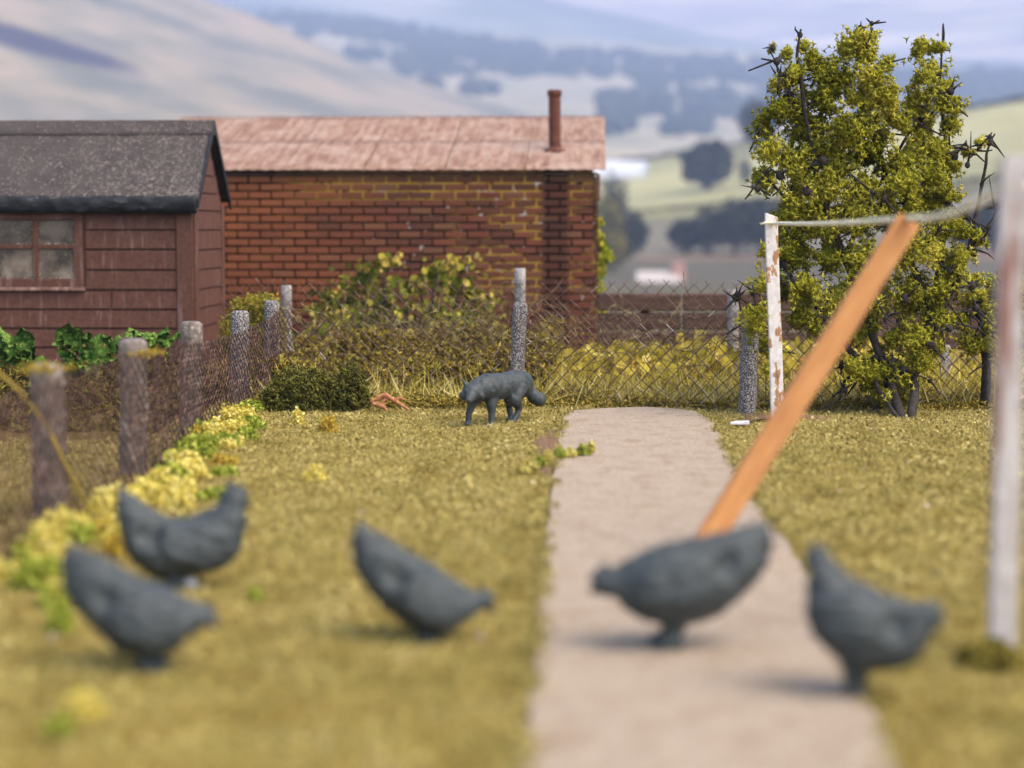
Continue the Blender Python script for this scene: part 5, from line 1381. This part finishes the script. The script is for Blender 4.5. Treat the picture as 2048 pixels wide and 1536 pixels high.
# cottage with a pale wall and pink chimney
def house(a, d, wpx, hpx, y0, label, chim, pale):
    p = fan(a, d); k = d / FPX; W, H = wpx * k, hpx * k; z0_ = hz(y0, d)
    gz_ = min(z0_, ground_z(p)) - .5
    t = thing('cottage', Vector((p.x, p.y, gz_)), label, 'house')
    hw = z0_ - gz_ + H * .62; dp = W * .55
    mw = Mat('cottage_wall', .9); mw.color(mw.ramp(mw.noise(.8, 3), [(.3, S(*pale)), (.7, S(min(255, pale[0] + 14), min(255, pale[1] + 12), min(255, pale[2] + 10)))]))
    mb = MB(); mb.box((-W / 2, -dp / 2, 0), (W / 2, dp / 2, hw)); mb.add([(-W / 2, -dp / 2, hw), (-W / 2, dp / 2, hw), (-W / 2, 0, hw + H * .36), (W / 2, -dp / 2, hw), (W / 2, dp / 2, hw), (W / 2, 0, hw + H * .36)], [(0, 1, 2), (3, 5, 4)])
    link('wall', mb.mesh('wall'), mw.m, t, local=True)
    mr = Mat('slate_roof', .9); mr.color(mr.ramp(mr.noise(1.5, 3), [(.3, S(176, 164, 158)), (.7, S(206, 194, 186))]))
    for s_ in (-1, 1):
        e_ = .25; mb = MB(); y_ = s_ * (dp / 2 + e_); z_ = hw - e_ * H * .36 / (dp / 2)
        mb.add([(-W / 2 - e_, y_, z_), (W / 2 + e_, y_, z_), (W / 2 + e_, 0, hw + H * .36 + .02), (-W / 2 - e_, 0, hw + H * .36 + .02), (-W / 2 - e_, y_, z_ + .14), (W / 2 + e_, y_, z_ + .14), (W / 2 + e_, 0, hw + H * .36 + .18), (-W / 2 - e_, 0, hw + H * .36 + .18)], [(0, 1, 2, 3), (4, 7, 6, 5), (0, 4, 5, 1), (1, 5, 6, 2), (2, 6, 7, 3), (3, 7, 4, 0)])
        link('roof', mb.mesh('roof'), mr.m, t, local=True)
    mw2 = Mat('pink_chimney', .9); mw2.color(mw2.ramp(mw2.noise(2, 3), [(.3, S(186, 138, 122)), (.7, S(208, 164, 148))]))
    mb = MB(); cx_ = W * .34; mb.box((cx_, -.5, hw * .5), (cx_ + chim, .6, hw + H * .8)); link('chimney', mb.mesh('chimney'), mw2.m, t, local=True)
    for xx in (-.3, .02):
        mb = MB(); mb.box((W * xx, -dp / 2 - .06, hw - H * .42), (W * xx + W * .12, -dp / 2 + .05, hw - H * .14)); link('window', mb.mesh('window'), MAT_GLASS, t, local=True)
    return t
house(1318, 205, 78, 46, 590, 'distant white walled cottage with a pink chimney above the timber wall', 1.3, (214, 200, 190))
house(1965, 190, 130, 30, 596, 'long white walled farm building low behind the right side of the bush', .9, (222, 218, 216))
# long white greenhouse tunnel in the pale field
p = fan(1240, 528); k = 528 / FPX; mb = MB(); L = 110 * k; r = 34 * k
v = []; 
for i in range(9):
    for s_ in range(13):
        th = math.pi * s_ / 12; v.append((-L / 2 + L * i / 8, -r * .8 * math.cos(th), r * math.sin(th) - .2))
f = [(i * 13 + s_, i * 13 + s_ + 1, (i + 1) * 13 + s_ + 1, (i + 1) * 13 + s_) for i in range(8) for s_ in range(12)] + [tuple(range(13)), tuple(reversed(range(104, 117)))]
mb.add(v, f); me = mb.mesh('polytunnel', True); gt = Mat('tunnel_sheet', .5); gt.color(gt.ramp(gt.noise(.5, 3), [(.3, S(214, 214, 216)), (.7, S(238, 238, 240))]))
o = link('polytunnel', me, gt.m, local=True); o.location = (p.x, p.y, ground_z(p) + .4); o.rotation_euler = (0, 0, -.05)
prop(o, 'long white rounded tunnel in the pale field right of the brick building', 'polytunnel')
# forest and copses on the far slopes (a mass of small trees)
bm = bmesh.new(); bmesh.ops.create_icosphere(bm, subdivisions=2, radius=1)
for v_ in bm.verts: v_.co *= 1 + .3 * mnoise.noise(v_.co * 1.9)
bmesh.ops.triangulate(bm, faces=bm.faces); bm.verts.ensure_lookup_table()
TB_V = np.array([v_.co[:] for v_ in bm.verts]); TB_F = np.array([[v_.index for v_ in f_.verts] for f_ in bm.faces]); bm.free()
def woods(name, spots, hfun, mat, sz):
    pts = []
    for (a, d) in spots:
        p = fan(a, d); pts.append((p.x, p.y, hfun(a, d) + sz * .5))
    return prop(link(name, scatter(name, TB_V, TB_F, pts, rng.uniform(.6, 1.3, len(pts)) * sz, None, True, .25), mat), kind='stuff')
MAT_WOODS = var_mat('woodland', [(0, S(22, 30, 26)), (.6, S(36, 46, 36)), (1, S(58, 66, 48))], .95)
spots = []
def dist_for(hfun, a, y, lo, hi):
    ds = np.linspace(lo, hi, 60); ys = [450 - (hfun(a, d) - CAM_H) / d * FPX for d in ds]
    i = int(np.argmin([abs(q - y) for q in ys])); return float(ds[i])
belt = [(380, 18, 10), (440, 36, 16), (520, 52, 16), (600, 40, 18), (700, 56, 22), (800, 70, 22), (900, 92, 26), (1000, 112, 30), (1150, 126, 30), (1300, 138, 28), (1450, 142, 26), (1600, 152, 24), (1750, 160, 26), (1900, 168, 26), (2060, 178, 26), (2300, 190, 26)]
for _ in range(900):
    a = random.uniform(380, 2300); y = interp(a, [(b[0], b[1]) for b in belt]) + 6 + random.uniform(-.5, .7) * interp(a, [(b[0], b[2]) for b in belt]) * 1.5
    if a < 560 and mnoise.noise(Vector((a * .05, 0, 0))) < 0: continue
    spots.append((a, dist_for(valley_h, a, y, 1700, 2600)))
woods('forest', spots, valley_h, MAT_WOODS, 7)
spots = []
for (a0, a1, y0, y1, n) in ((790, 1000, 112, 156, 90), (700, 770, 105, 130, 24), (600, 640, 70, 90, 12), (830, 880, 175, 196, 20), (930, 990, 180, 196, 16), (1200, 1340, 200, 240, 80), (1360, 1460, 190, 240, 60), (1240, 1330, 180, 200, 20), (1480, 1600, 200, 250, 50), (1000, 1120, 140, 160, 40), (1700, 2100, 210, 236, 90), (1200, 1260, 250, 270, 20), (1330, 1420, 255, 275, 24), (1900, 2100, 180, 200, 30)):
    for _ in range(n):
        a = random.uniform(a0, a1); spots.append((a, dist_for(valley_h, a, random.uniform(y0, y1), 900, 2400)))
woods('copse_trees', spots, valley_h, MAT_WOODS, 6)
for i, (a, y, wpx, lab) in enumerate(((1332, 152, 22, 'tiny white farmhouse in the distant forest edge'), (1214, 138, 18, 'tiny pale farmhouse left of the other one on the far slope'), (915, 116, 14, 'tiny pale house among the trees above the building roof'))):
    d = dist_for(valley_h, a, y, 1200, 2600); p = fan(a, d); k = d / FPX; z_ = valley_h(a, d); W = wpx * k
    t = thing('far_house', Vector((p.x, p.y, z_)), lab, 'house', 'tiny houses on the far slopes')
    mb = MB(); mb.box((-W / 2, -W * .3, -4), (W / 2, W * .3, W * .62)); link('wall', mb.mesh('wall'), gt.m, t, local=True)
    mb = MB(); mb.add([(-W * .55, -W * .36, W * .6), (W * .55, -W * .36, W * .6), (W * .55, W * .36, W * .6), (-W * .55, W * .36, W * .6), (-W * .55, 0, W * .95), (W * .55, 0, W * .95)], [(0, 1, 5, 4), (2, 3, 4, 5), (0, 4, 3), (1, 2, 5), (0, 3, 2, 1)]); link('roof', mb.mesh('roof'), MAT_SLEEPER, t, local=True)

# ------------------------------------------------------------------ haze
mb = MB(); mb.box((-3200, -60, -60), (3200, 6500, 740)); me = mb.mesh('haze')
hm = bpy.data.materials.new('haze'); hm.use_nodes = True
for n_ in list(hm.node_tree.nodes):
    if n_.type == 'BSDF_PRINCIPLED': hm.node_tree.nodes.remove(n_)
pv = hm.node_tree.nodes.new('ShaderNodeVolumePrincipled')
pv.inputs['Color'].default_value = (.55, .68, 1.0, 1); pv.inputs['Density'].default_value = .00044; pv.inputs['Anisotropy'].default_value = -0.2
hm.node_tree.links.new(pv.outputs[0], hm.node_tree.nodes['Material Output'].inputs['Volume'])
prop(link('haze', me, hm), kind='stuff')
